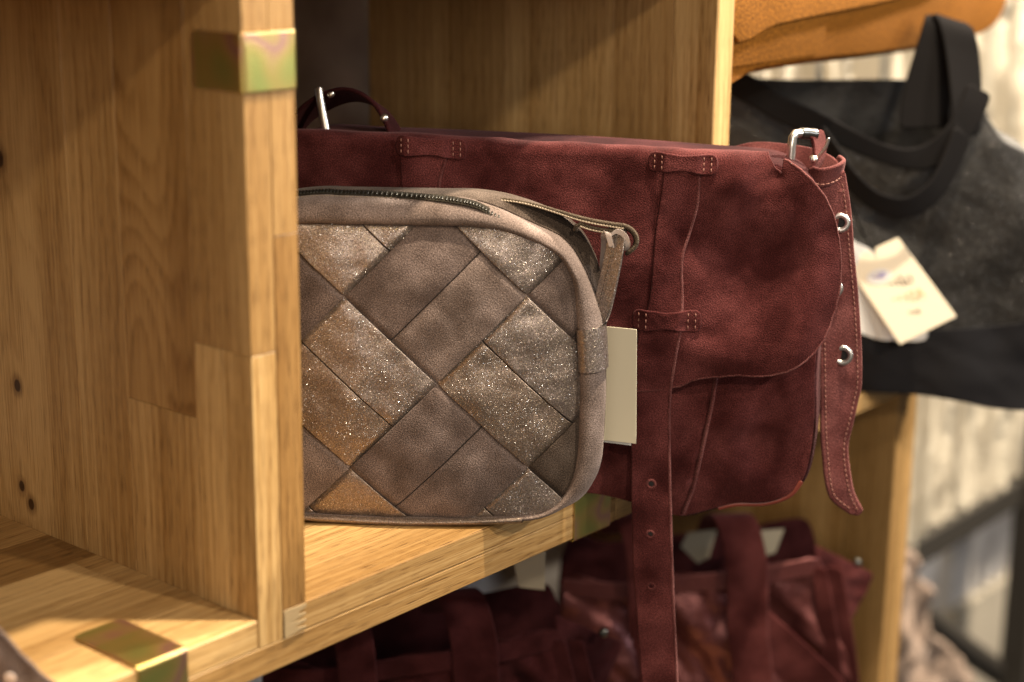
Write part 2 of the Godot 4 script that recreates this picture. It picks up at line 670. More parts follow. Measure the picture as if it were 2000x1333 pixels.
func panel(called: String, parent: Node) -> Node3D:
	var p := Node3D.new()
	p.name = numbered(called, parent)
	parent.add_child(p, true)
	return p

# a glued panel lying flat: staves run along x, zs are the joints from the front edge backwards
func flat_panel(called: String, parent: Node, x0: float, x1: float, y0: float, y1: float, zs: Array, tints: Array) -> void:
	var p := panel(called, parent)
	for k in zs.size() - 1:
		stave(p, V(x0, y0, zs[k + 1] + 0.06), V(x1, y1, zs[k] - 0.06), 0, [0, 3, 0, 3][rng.randi() % 4], tints[k % tints.size()], Vector2(-1, 0), 0.9 if k == 0 else 0.22)

func upright_panel(called: String, parent: Node, x0: float, x1: float, y0: float, y1: float, zs: Array, tints: Array) -> void:
	var p := panel(called, parent)
	for k in zs.size() - 1:
		stave(p, V(x0, y0, zs[k + 1] + 0.06), V(x1, y1, zs[k] - 0.06), 1, [0, 3, 0, 0][rng.randi() % 4], tints[k % tints.size()], Vector2(-1, 0), 1.0 if k == 0 else 0.22)

func crates() -> void:
	# left crate: its right wall and floor fill the left of the picture
	var c := thing("oak_crate", "oak crate at the left, its plank wall with dark knots facing out", "crate", Vector3.ZERO, 0.0, "oak crates clipped together")
	var w := panel("side_wall", c)
	stave(w, V(-18.7, 0.1, -24.7), V(-0.15, 177, 0), 1, 0, 3, Vector2(0.1, 0.05), 0.4)
	stave(w, V(-18.7, 0.1, -48.9), V(-0.15, 177, -24.9), 1, 3, 3, Vector2(0.5, 0.2))
	stave(w, V(-18.7, 177.1, -48.9), V(-0.15, 406, 0), 1, 3, 1, Vector2(0.3, 0.1), 0.4)
	stave(w, V(-18.7, 0.1, -113.9), V(-0.15, 130.9, -49.1), 1, 0, 1, Vector2(0.3, 0.4))
	stave(w, V(-18.7, 131.1, -113.9), V(-0.15, 406, -49.1), 1, 1, 4, Vector2(0.02, 0.02))
	stave(w, V(-18.7, 0.1, -163.9), V(-0.15, 406, -114.1), 1, 3, 1, Vector2(0.0, 0.02))
	stave(w, V(-18.7, 0.1, -261.9), V(-0.15, 406, -164.1), 1, 2, 1, Vector2(0.0, 0.0))
	stave(w, V(-18.7, 0.1, -311.9), V(-0.15, 406, -262.1), 1, 0, 0)
	stave(w, V(-18.7, 0.1, -362), V(-0.15, 406, -312.1), 1, 3, 1)
	var zs := [0, -50, -101, -154, -208, -262, -312, -362]
	flat_panel("floor_panel", c, -460, -18.9, 0.1, 18, zs, [3, 1, 3, 2, 1, 3, 0])
	flat_panel("top_panel", c, -441, -18.9, 388, 406, zs, [1, 0, 3])
	upright_panel("side_wall", c, -460, -441.2, 18.2, 406, zs, [1, 3, 0])
	# middle crate holds the two bags
	c = thing("oak_crate", "oak crate in the middle, holding the woven bag and the burgundy satchel", "crate", Vector3.ZERO, 0.0, "oak crates clipped together")
	w = panel("side_wall", c)
	stave(w, V(0.15, 18.3, -40), V(18.7, 243, 0), 1, 0, 4, Vector2(0.55, 0.3), 0.3)
	stave(w, V(0.15, 243.1, -40), V(18.7, 406, 0), 1, 3, 1, Vector2(0.2, 0.5), 0.3)
	for k in 5:
		stave(w, V(0.15, 18.3, -104.4 - k * 64.4), V(18.7, 406, -40.1 - k * 64.4), 1, [3, 0][k % 2], k % 4)
	flat_panel("floor_panel", c, 0.15, 462, 0.1, 18, [0, -46, -104, -160, -214, -270, -318, -362], [1, 3, 0, 1, 4, 1])
	flat_panel("top_panel", c, 18.9, 439.3, 388, 406, zs, [1, 0, 3])
	upright_panel("side_wall", c, 439.5, 462, 18.2, 406, [0, -40, -96, -152, -206, -262, -312, -362], [3, 1, 3, 3, 1, 3, 3])  # paler stave tints stand in for light falling on this wall
	# pale finger joint where wall and floor of the middle crate meet
	var mb := MB.new()
	var comb := v2([0.6, 0.7, 17.5, 2.4, 17.5, 2.9, 4.6, 4.3, 4.6, 4.9, 17.5, 6.6, 17.5, 7.1, 4.6, 8.6, 4.6, 9.2, 17.5, 10.9, 17.5, 11.4, 4.6, 12.8, 4.6, 13.4, 17.5, 15.0, 17.8, 16.9, 4.0, 17.6, 0.6, 17.2])
	shell(mb, comb, func(x: float, y: float) -> Vector3: return Vector3(x, y, 1.3), 0.9, 3.0)
	block(mb, V(0.5, 0.5, -6.0), V(4.4, 17.4, 0.9), 0.4, 0, Vector2.ZERO)
	obj("finger_joint", mb, M.end_grain, c)
	# long lower crate
	c = thing("oak_crate", "long oak crate underneath, dark inside, holding the burgundy totes", "crate", Vector3.ZERO, 0.0, "oak crates clipped together")
	var p := panel("top_panel", c)
	var cuts := [-460.0, -150.0, 330.0, 811.0]
	for k in 3:
		for j in zs.size() - 1:
			stave(p, V(cuts[k] + 0.05, -18, zs[j + 1] + 0.06), V(cuts[k + 1] - 0.05, -0.15, zs[j] - 0.06), 0, [0, 3][(j + k) % 2], [1, 4, 0, 3][(j + k * 3) % 4] if j > 0 else 1, Vector2(-1, 0), 0.7 if j == 0 else 0.22)
	upright_panel("side_wall", c, 773, 791.3, -394, -18.2, zs, [0, 1, 4, 0])
	upright_panel("side_wall", c, 791.6, 811, -394, -18.2, zs, [1, 0])
	upright_panel("side_wall", c, -460, -441, -394, -18.2, zs, [1, 0])
	p = panel("floor_panel", c)
	for k in 3:
		stave(p, V(maxf(cuts[k], -440.8), -394, -362), V(minf(cuts[k + 1], 772.8) - 0.1, -376, 0), 0, 3, [1, 0, 3][k])

# U-shaped sheet clip: half the span across, depth of its two flanges, width
func clip(label: String, half: float, depth: float, width: float, at: Vector3, basis: Basis) -> void:
	var r := 3.0
	var pts := PackedVector2Array([Vector2(-half, -depth)])
	pts.append(Vector2(-half, -r))
	for k in range(1, 8):
		var a := PI * 0.5 * k / 8.0
		pts.append(Vector2(-half + r * (1 - cos(a)), -r + r * sin(a)))
	pts.append(Vector2(-half + r, 0))
	pts.append(Vector2(half - r, 0))
	for k in range(1, 8):
		var a := PI * 0.5 * k / 8.0
		pts.append(Vector2(half - r + r * sin(a), -r + r * cos(a)))
	pts.append(Vector2(half, -r))
	pts.append(Vector2(half, -depth))
	var acc := PackedFloat32Array([0.0])
	for i in range(1, pts.size()):
		acc.append(acc[i - 1] + pts[i].distance_to(pts[i - 1]))
	var L := acc[acc.size() - 1]
	var P := func(s: float, t: float) -> Vector3:
		var i := clampi(acc.bsearch(clampf(s, 0, L)), 1, pts.size() - 1)
		var q := pts[i - 1].lerp(pts[i], (s - acc[i - 1]) / (acc[i] - acc[i - 1]))
		return Vector3(q.x, t, q.y)
	var h := width * 0.5
	var o := PackedVector2Array()
	for e in [[0.0, -1.0], [L, -1.0], [L, 1.0], [0.0, 1.0]]:
		var cx: float = 4.0 if e[0] == 0.0 else L - 4.0
		var cy: float = e[1] * (h - 4.0)
		var a0: float = PI if e[0] == 0.0 and e[1] < 0 else -PI * 0.5 if e[1] < 0 else 0.0 if e[0] > 0 else PI * 0.5
		for k in 7:
			var a := a0 + PI * 0.5 * k / 6.0
			o.append(Vector2(cx + 4.0 * cos(a), cy + 4.0 * sin(a)))
	var mb := MB.new()
	shell(mb, o, P, 1.3, 1.0, 4.0, 0.5)
	var m := obj("metal_clip", mb, M.zinc, self)
	m.transform = Transform3D(basis, at * 0.001)
	tag(m, label, "clip", "zinc clips joining the crates")

# loose mirror flakes bonded to glitter leather: list of [outline, surface, area]
func flakes(on: Array, density: float, r: float, m: Material, parent: Node) -> void:
	var spots := []
	for fl: Array in on:
		var poly: PackedVector2Array = fl[0]
		var lo := poly[0]
		var hi := poly[0]
		for q in poly:
			lo = lo.min(q)
			hi = hi.max(q)
		for k in int((hi.x - lo.x) * (hi.y - lo.y) * density):
			var q := Vector2(rng.randf_range(lo.x, hi.x), rng.randf_range(lo.y, hi.y))
			if not Geometry2D.is_point_in_polygon(q, poly) or noise(q.x, q.y, 38.0, 90.0) < rng.randf_range(-0.5, 0.5):
				continue
			var nn := norm_at(fl[1], q.x, q.y)
			var ax := nn.cross(Vector3(rng.randf() - 0.5, rng.randf() - 0.5, rng.randf() - 0.5)).normalized()
			nn = nn.rotated(ax, rng.randf() * 0.75)
			var bs := Basis(ax, nn.cross(ax), nn)
			var pos: Vector3 = fl[1].call(q.x, q.y)
			spots.append(Transform3D(bs.scaled_local(Vector3.ONE * rng.randf_range(0.6, 1.3)), (pos + V(0, 0, r * 0.8)) * 0.001))
	var mm := MultiMesh.new()
	mm.transform_format = MultiMesh.TRANSFORM_3D
	var fb := MB.new()
	for k in 6:
		fb.add(V(cos(TAU * k / 6) * r, sin(TAU * k / 6) * r, 0), V(0, 0, 1), Vector2.ZERO)
	for k in 4:
		fb.tri(0, k + 1, k + 2)
	mm.mesh = fb.mesh()
	mm.mesh.surface_set_material(0, m)
	mm.instance_count = spots.size()
	for k in spots.size():
		mm.set_instance_transform(k, spots[k])
	var mi := MultiMeshInstance3D.new()
	mi.name = "glitter_flakes"
	mi.multimesh = mm
	mi.set_meta("kind", "stuff")
	parent.add_child(mi, true)

# ---------------------------------------------------------------- taupe woven bag
var T_out := PackedVector2Array()
var T_nrm := PackedVector2Array()
var T_k := PackedFloat32Array()
var T_kb := PackedFloat32Array()
var T_prof := PackedVector2Array()

func t_bulge(x: float, y: float) -> float:
	var bx := clampf(1.0 - pow(absf(x + 90.0) / 123.0, 3.0), 0, 1)
	var by := clampf(1.0 - pow(absf(y - 104.0) / 101.0, 3.0), 0, 1)
	return -3.5 + 11.0 * pow(bx * by, 0.6) + 1.6 * noise(x, y, 60.0, 3.0)

# a place on the border: i along the outline, q from the front edge (0) to the seam (1)
func t_border(fi: float, q: float, lift := 0.0) -> Vector3:
	var n := T_out.size()
	var i := posmod(int(floor(fi)), n)
	var f := fi - floorf(fi)
	var j := (i + 1) % n
	var o := T_out[i].lerp(T_out[j], f)
	var nn := T_nrm[i].lerp(T_nrm[j], f).normalized()
	var k := lerpf(T_k[i], T_k[j], f)
	var s := clampf(q, 0, 1) * (T_prof.size() - 1)
	var a := clampi(int(s), 0, T_prof.size() - 2)
	var pr := T_prof[a].cubic_interpolate(T_prof[a + 1], T_prof[maxi(a - 1, 0)], T_prof[mini(a + 2, T_prof.size() - 1)], s - a)
	var e := pr.x * k + lift * sst(0.1, 0.7, q) + 0.5 * noise(fi * 1.5, q * 20.0, 12.0, 9.0) * sst(0.05, 0.4, q)
	return Vector3(o.x + nn.x * e, o.y + nn.y * e, pr.y + lift * (1.0 - sst(0.3, 0.9, q)))

func taupe_bag() -> void:
	var right := [-60, 204.5, -40, 204.6, -19, 201.6, 4, 194, 17.5, 186, 24.5, 175, 28, 164, 30.5, 138, 33, 105, 33.3, 78, 32.4, 53, 29.5, 35, 22.5, 20.5, 10.5, 11.2, -4, 8.2, -41, 5.6, -88, 4.4]
	var pts := v2(right)
	for k in range(pts.size() - 2, -1, -1):
		pts.append(Vector2(-180.0 - pts[k].x, pts[k].y))
	T_out = smooth2(pts, 7)
	var n := T_out.size()
	var area := 0.0
	for i in n:
		area += T_out[i].cross(T_out[(i + 1) % n])
	if area < 0:
		T_out.reverse()
	for i in n:
		var d := (T_out[(i + 1) % n] - T_out[(i + n - 1) % n]).normalized()
		T_nrm.append(Vector2(d.y, -d.x))
	for i in n:
		var o := T_out[i]
		var low := clampf(-T_nrm[i].y, 0, 1)
		var corner := sst(-60, 5, o.x) * sst(138, 178, o.y)
		T_k.append(lerpf(lerpf(1.05, 0.33, sst(0.1, 0.95, low)), 0.52, corner))
		T_kb.append(lerpf(1.05, 0.33, sst(0.1, 0.95, low)))
	T_prof = v2([-0.6, -4.5, -0.2, -1.5, 0.5, 1.6, 2.4, 3.6, 5.0, 4.4, 8.0, 3.6, 11.2, 1.6, 13.6, -1.4, 15.2, -5, 16.0, -9.5, 16.2, -14])
	var t := thing("crossbody_bag", "taupe crossbody bag of woven suede and glittering bronze strips", "handbag", Vector3(0.203, 0.0185, 0.020), -52.0)
	# woven strips
	var O := Vector2(-60.7, 100.4)
	var A := Vector2(60.2, -57.3)
	var B := Vector2(58.4, 59.7)
	var det := A.cross(B)
	var hidden := Geometry2D.offset_polygon(T_out, 0.4)[0]
	var flakes_on := []
	for i in range(-4, 4):
		for j in range(-4, 4):
			var metal := posmod(i + j, 2) == 0
			for h in 2:
				var s0 := -0.035
				var s1 := 1.035
				var g := 0.0118 if h == 0 else 0.0092
				var g2 := 0.0085
				var up := rng.randf_range(-0.35, 0.45)
				var t0 := h * 0.5 + (g2 if h == 0 else g)
				var t1 := h * 0.5 + 0.5 - (g if h == 0 else g2)
				var q := PackedVector2Array()
				for st: Array in [[s0, t0], [s1, t0], [s1, t1], [s0, t1]]:
					var a: float = i + (st[0] if metal else st[1])
					var b: float = j + (st[1] if metal else st[0])
					q.append(O + A * a + B * b)
				for poly in Geometry2D.intersect_polygons(q, hidden):
					var ar := 0.0
					for k in poly.size():
						ar += poly[k].cross(poly[(k + 1) % poly.size()])
					if absf(ar) < 30.0:
						continue
					var kk := rng.randf() * 50.0
					var puff := rng.randf_range(0.8, 1.5)
					var P := func(x: float, y: float) -> Vector3:
						var d := Vector2(x, y) - O
						var a := d.cross(B) / det - i
						var b := A.cross(d) / det - j
						var s := a if metal else b
						var w := ((b if metal else a) - h * 0.5) * 2.0
						var z := t_bulge(x, y)
						var dive := 1.0 - sst(-0.02, 0.045, minf(s, 1.0 - s))
						z += 1.3 * puff * sin(PI * clampf(s, 0, 1)) - 2.6 * dive
						z += 0.8 * (1.0 - pow(absf(w * 2.0 - 1.0), 4.0)) + up
						z += (1.3 if metal else 0.8) * noise(x, y, 32.0, kk) + 0.12 * noise(x, y, 9.0, kk)
						return Vector3(x, y, z)
					var mb := MB.new()
					shell(mb, poly, P, 1.25, 2.2)
					if metal:
						flakes_on.append([poly, P, absf(ar) * 0.5])
					var m: Material = M.bronze if metal else (M.taupe if rng.randf() < 0.6 else M.taupe_pale)
					if metal and rng.randf() < 0.35:
						m = M.bronze_dark
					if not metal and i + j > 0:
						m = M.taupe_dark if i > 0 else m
					obj("woven_strip", mb, m, t)
	flakes(flakes_on, 1.5, 0.135, M.flake, t)
	# backing board behind the weave, closes the gaps
	var mb := MB.new()
	shell(mb, Geometry2D.offset_polygon(T_out, -0.5)[0], func(x: float, y: float) -> Vector3: return Vector3(x, y, t_bulge(x, y) - 3.4), 1.0, 8.0)
	obj("lining", mb, M.thread_dark, t)
	# border
	mb = MB.new()
	var nv := 26
	grid(mb, n, nv, func(i: int, j: int) -> Vector3: return t_border(i, float(j) / (nv - 1)), true, true)
	obj("front_border", mb, M.taupe_pale, t)
	# back half of the body
	mb = MB.new()
	var bp := v2([0.96, -14.4, 1.02, -22, 1.05, -30, 1.03, -40, 0.98, -48, 0.78, -54, 0.4, -57.5, 0.0, -58.5])
	bp = smooth2(bp, 3, false)
	grid(mb, n, bp.size(), func(i: int, j: int) -> Vector3:
		var k := lerpf(T_k[i], T_kb[i], sst(0.0, 5.0, j))
		var e := 16.0 * k * bp[j].x - (1.2 if j < 2 else 0.0)
		var o := T_out[i] + T_nrm[i] * e
		return Vector3(o.x, o.y, bp[j].y), true, true)
	obj("back_body", mb, M.taupe_dark, t)  # darker suede puts the shadow on this half into the colour
	mb = MB.new()
	shell(mb, T_out, func(x: float, y: float) -> Vector3: return Vector3(x, y, -57.5 - 1.5 * (t_bulge(x, y) + 3.5) / 6.0), 1.0, 10.0)
	obj("back_panel", mb, M.taupe, t)
	# raw seam along the corner and the right end, the zipper along the top
	var seam := PackedVector3Array()
	var zip := PackedVector3Array()
	var seam2 := PackedVector3Array()
	for i in n:
		var o := T_out[i]
		if o.y > 120 and o.x > -40:
			seam.append(t_border(i, 1.0) + V(T_nrm[i].x, T_nrm[i].y, 0.3) * 0.5)
		if o.y > 190 and o.x > -200 and o.x < -22:
			zip.append(t_border(i, lerpf(1.0, 0.70, sst(-120, -25, o.x))) + V(T_nrm[i].x, T_nrm[i].y, 0) * (0.9 - 2.6 * sst(-38, -23, o.x)) + V(0, 0, -0.5))
			seam2.append(t_border(i, 0.86) + V(0, 0.25, 0))
	var by_x := func(l: PackedVector3Array) -> PackedVector3Array:
		var a := Array(l)
		a.sort_custom(func(p: Vector3, q: Vector3) -> bool: return p.x < q.x)
		return PackedVector3Array(a)
	zip = by_x.call(zip)
	seam2 = by_x.call(seam2)
	mb = MB.new()
	tube(mb, seam, 0.85, 7, false, 0.8)
	obj("seam", mb, M.taupe_dark, t)
	mb = MB.new()
	zip = smooth3(zip, 3)
	band(mb, zip, Vector3(0, -0.1, 1), 7.0, 0.8, Vector3(0, -0.45, 0.9), -1.0, 4.0)
	obj("zip_tape", mb, M.zip_cloth, t)
	mb = MB.new()
	var d := 0.0
	var odd := false
	for i in range(1, zip.size()):
		d += zip[i].distance_to(zip[i - 1])
		if d > 1.75:
			d = 0.0
			odd = not odd
			var dir := (zip[i] - zip[i - 1]).normalized()
			var q := zip[i] + V(0, 0.9, 0)
			var sh := 0.9
			tube(mb, PackedVector3Array([q + V(0, -0.4, sh + 1.9), q + V(0, 0.35, sh), q + V(0, 0.35, -sh), q + V(0, -0.4, -sh - 1.9)]), 0.72, 6)
	obj("zip_teeth", mb, M.gunmetal, t, true)
	mb = MB.new()
	stitch_row(mb, seam2, 2.2, 1.0, 0.22, V(0, 0.12, 0.05))
	obj("stitching", mb, M.thread_taupe, t, true)
	# bronze binding along the foot and stitched end tab
	var i_tab0 := 0.0
	var i_tab1 := 0.0
	var i_foot0 := 0.0
	var i_foot1 := 0.0
	for i in n:
		var o := T_out[i]
		var o2 := T_out[(i + 1) % n]
		if o.x > 25 and o.y <= 112 and o2.y > 112:
			i_tab0 = i
		if o.x > 25 and o.y <= 138 and o2.y > 138:
			i_tab1 = i
		if o.y < 10 and o.x <= -90 and o2.x > -90:
			i_foot0 = i
		if o.y < 10 and o.x <= -4 and o2.x > -4:
			i_foot1 = i
	mb = MB.new()
	shell(mb, v2([i_foot0 - 60, 0.22, i_foot1 - 6, 0.22, i_foot1, 0.3, i_foot1, 1.0, i_foot0 - 60, 1.0]), func(s: float, q: float) -> Vector3: return t_border(s, q, 0.7), 0.8, 0.5, 0.07, 0.03)
	obj("foot_binding", mb, M.bronze_dark, t)
	mb = MB.new()
	stitch_row(mb, PackedVector3Array(range(12).map(func(k: int) -> Vector3: return t_border(lerpf(i_foot0 - 60, i_foot1, k / 11.0), 0.34, 0.9))), 2.0, 1.3, 0.22, V(0, 0, 0.2))
	obj("stitching", mb, M.thread_dark, t, true)
	mb = MB.new()
	shell(mb, v2([i_tab0, 0.16, i_tab1, 0.16, i_tab1, 1.0, i_tab0, 1.0]), func(s: float, q: float) -> Vector3: return t_border(s, q, 1.3), 1.1, 0.4, 0.05, 0.03)
	var tabm := obj("end_tab", mb, M.bronze, t)
	for s in [i_tab0 + 0.35, i_tab1 - 0.4]:
		mb = MB.new()
		stitch_row(mb, PackedVector3Array(range(10).map(func(k: int) -> Vector3: return t_border(s, 0.2 + 0.078 * k, 1.5))), 1.9, 1.0, 0.3, V(0.1, 0, 0.2))
		obj("stitching", mb, M.thread_taupe, tabm, true)
	# loop of the end tab, strap through it
	mb = MB.new()
	band(mb, v3([41, 137, -14, 46, 150, -10, 50.5, 170, -8.5, 54, 190, -9, 55, 199, -11.5, 55.5, 202, -16, 55.5, 199, -20.5, 54.5, 188, -23, 51, 166, -24, 47, 146, -22, 43, 137, -18]), V(0.95, -0.1, 0.3), 11.0, 1.4, Vector3(0.75, -0.1, 0.65), 12.0, 2.0)
	var loop := obj("strap_loop", mb, M.bronze, t)
	mb = MB.new()
	stitch_row(mb, v3([40.5, 141, -10.2, 43.8, 151, -7.6, 48, 170, -6.2, 51.5, 188, -6.6, 52.2, 196, -8]), 2.0, 1.2, 0.3, V(0, 0, 0.3))
	obj("stitching", mb, M.thread_dark, loop, true)
	mb = MB.new()
	band(mb, v3([-150, 190, -66, -110, 196, -60, -83, 208.5, -46, -47, 214.5, -38, -8, 213.5, -30, 31, 205.5, -20, 50, 202.6, -17, 60, 201.5, -16, 65.5, 197, -16, 65.8, 191, -16, 61, 186.5, -16]), V(0, 0.22, 1), 17.0, 3.0)
	var strap := obj("strap", mb, M.webbing, t)
	mb = MB.new()
	band(mb, v3([28.5, 199.5, -18, 30.5, 202.6, -18, 38, 200.5, -17, 47, 199.2, -16, 58, 198.5, -16]), V(0, 0.22, 1), 15.0, 2.4)
	obj("strap_end", mb, M.webbing, strap)
	mb = MB.new()
	stitch_row(mb, v3([-47, 217.6, -28, -8, 216.6, -20.6, 31, 207.4, -10.6, 50, 204.4, -7.8, 60, 203.2, -7]), 1.5, 0.5, 0.55, V(0, 0.2, 0.5))
	stitch_row(mb, v3([31, 203.8, -9.6, 38, 201.7, -8.8, 47, 200.4, -8, 52, 200.0, -8]), 1.5, 0.5, 0.5, V(0, 0.2, 0.5))
	obj("strap_edging", mb, M.thread_taupe, strap, true)
	# swing tag on a ribbon
	var k := thing("price_tag", "blank cream price tag hanging beside the woven bag's end tab", "price tag", Vector3(0.203, 0.0185, 0.020), -52.0, "swing tags on the bags")
	mb = MB.new()
	shell(mb, v2([47, 44.0, 72.8, 44.5, 70.8, 125.7, 47, 125.5]), func(x: float, y: float) -> Vector3: return Vector3(x, y, -57.0 + maxf(0, x - 50.0) * 0.35 + 0.0004 * (y - 80) ** 2), 0.6, 6.0)
	obj("card", mb, M.card, k)
	mb = MB.new()
	shell(mb, v2([46, 42.2, 69.5, 42.0, 69, 123.7, 46, 122.5]), func(x: float, y: float) -> Vector3: return Vector3(x, y, -59.0 + maxf(0, x - 49.0) * 0.35), 0.5, 12.0)
	obj("card", mb, M.card_white, k)
	mb = MB.new()
	band(mb, v3([46, 120, -63.5, 46, 150, -58, 47, 185, -34, 46.5, 197, -14, 48, 201.5, -7.4, 49.5, 198, -6.4, 51.5, 191, -7.0]), V(1, 0.2, 0.1), 3.6, 0.4, V(1, -0.3, 0.2))
	band(mb, v3([51, 199, -6.6, 55, 201.6, -6.2, 60, 198.5, -6.4, 62, 192, -8, 61, 188, -12]), V(0.2, 1, 0.3), 3.4, 0.4, V(1, 0.2, 0.3))
	obj("ribbon", mb, M.ribbon, k)

# ---------------------------------------------------------------- burgundy satchel
func b_top(x: float) -> float:
	return 252.0 - (x + 200.0) * 0.024 + 1.5 * noise(x, 0, 50.0, 2.0)

func b_flap_z(x: float, y: float) -> float:
	var z := 5.0 + 9.0 * clampf(1.0 - ((x + 90.0) / 200.0) ** 2, 0, 1) * sst(255, 150, y)
	z += 3.5 * noise(x, y, 95.0, 5.0) + 1.2 * noise(x, y, 38.0, 6.0) + 0.25 * noise(x, y, 10.0, 7.0)
	z -= 11.0 * gauss(x, y, 48, 168, 30, 38)
	z += 6.0 * gauss(x, y, 22, 226, 26, 16)
	z += 5.0 * gauss(x, y, 70, 120, 22, 26)
	z -= 6.0 * gauss(x, y, 44, 240, 16, 18)
	z += 4.0 * gauss(x, y, 20, 108, 24, 14)
	z -= 12.0 * clampf((x - 62.0) / 36.0, 0, 2) ** 2
	for c: Array in [[52.0, 230.0, 26.0, 188.0, 2.4], [50.0, 232.0, 8.0, 208.0, 1.8], [66.0, 214.0, 70.0, 160.0, 1.6], [-8.0, 128.0, 36.0, 112.0, 1.3], [-70.0, 250.0, -90.0, 205.0, 1.8], [-150.0, 246.0, -110.0, 200.0, 1.5]]:
		var a := Vector2(c[0], c[1])
		var b := Vector2(c[2], c[3])
		var q := Geometry2D.get_closest_point_to_segment(Vector2(x, y), a, b)
		var f := q.distance_to(a) / a.distance_to(b)
		z -= c[4] * exp(-q.distance_squared_to(Vector2(x, y)) / (10.0 + 60.0 * f)) * (1.0 - f * 0.8)
	return z

func b_flap(x: float, y: float) -> Vector3:
	var z := b_flap_z(x, y)
	var R := 9.0
	var s := (y - (b_top(x) - R)) * 1.0
	if s <= 0:
		return Vector3(x, y, z)
	var y0 := b_top(x) - R
	var a := s / R
	if a < 1.7:
		return Vector3(x, y0 + R * sin(a), z - R * (1 - cos(a)))
	var ex := s - 1.7 * R
	return Vector3(x, y0 + R * sin(1.7) - ex * 0.13, z - R * (1 - cos(1.7)) - ex)

func b_strap_z(x: float, y: float) -> float:
	return lerpf(b_flap_z(x, y) + 2.4 + 0.8 * noise(x, y, 40.0, 12.0), 11.0 + 1.5 * noise(x, y, 60.0, 12.0), sst(104, 62, y))

func keeper(t: Node, x0: float, x1: float, y0: float, y1: float, tilt: float, sx0: float, sx1: float) -> void:
	var top := func(x: float, y: float) -> Vector3:
		var over := sst(sx0 - 6, sx0 + 2, x) * sst(sx1 + 6, sx1 - 2, x)
		var yy := y + tilt * (x - x0)
		return Vector3(x, yy, b_flap_z(x, minf(yy, b_top(x) - 6)) + 1.9 + 3.6 * over + 0.3 * noise(x, y, 9.0, 3.0))
	var mb := MB.new()
	var o := smooth2(v2([x0, y0 + 1, x0 + 8, y0, (x0 + x1) * 0.5, y0 + 1.8, x1 - 8, y0, x1, y0 + 1, x1, y1 - 1, x1 - 8, y1, (x0 + x1) * 0.5, y1 - 1.2, x0 + 8, y1, x0, y1 - 1]), 3)
	shell(mb, o, top, 1.9, 2.0)
	var kp := obj("keeper", mb, M.wine, t)
	mb = MB.new()
	for e in [x0 + 2.5, x0 + 7.5, x1 - 7.5, x1 - 2.5]:
		for k in 3:
			var y := lerpf(y0 + 2.2, y1 - 2.2, k / 2.0)
			var a: Vector3 = top.call(e, y - 0.9)
			var b: Vector3 = top.call(e, y + 0.9)
			tube(mb, PackedVector3Array([a - V(0, 0, 0.2), a.lerp(b, 0.3) + V(0, 0, 0.3), a.lerp(b, 0.7) + V(0, 0, 0.3), b - V(0, 0, 0.2)]), 0.45, 5)
	obj("stitching", mb, M.thread_wine, kp, true)

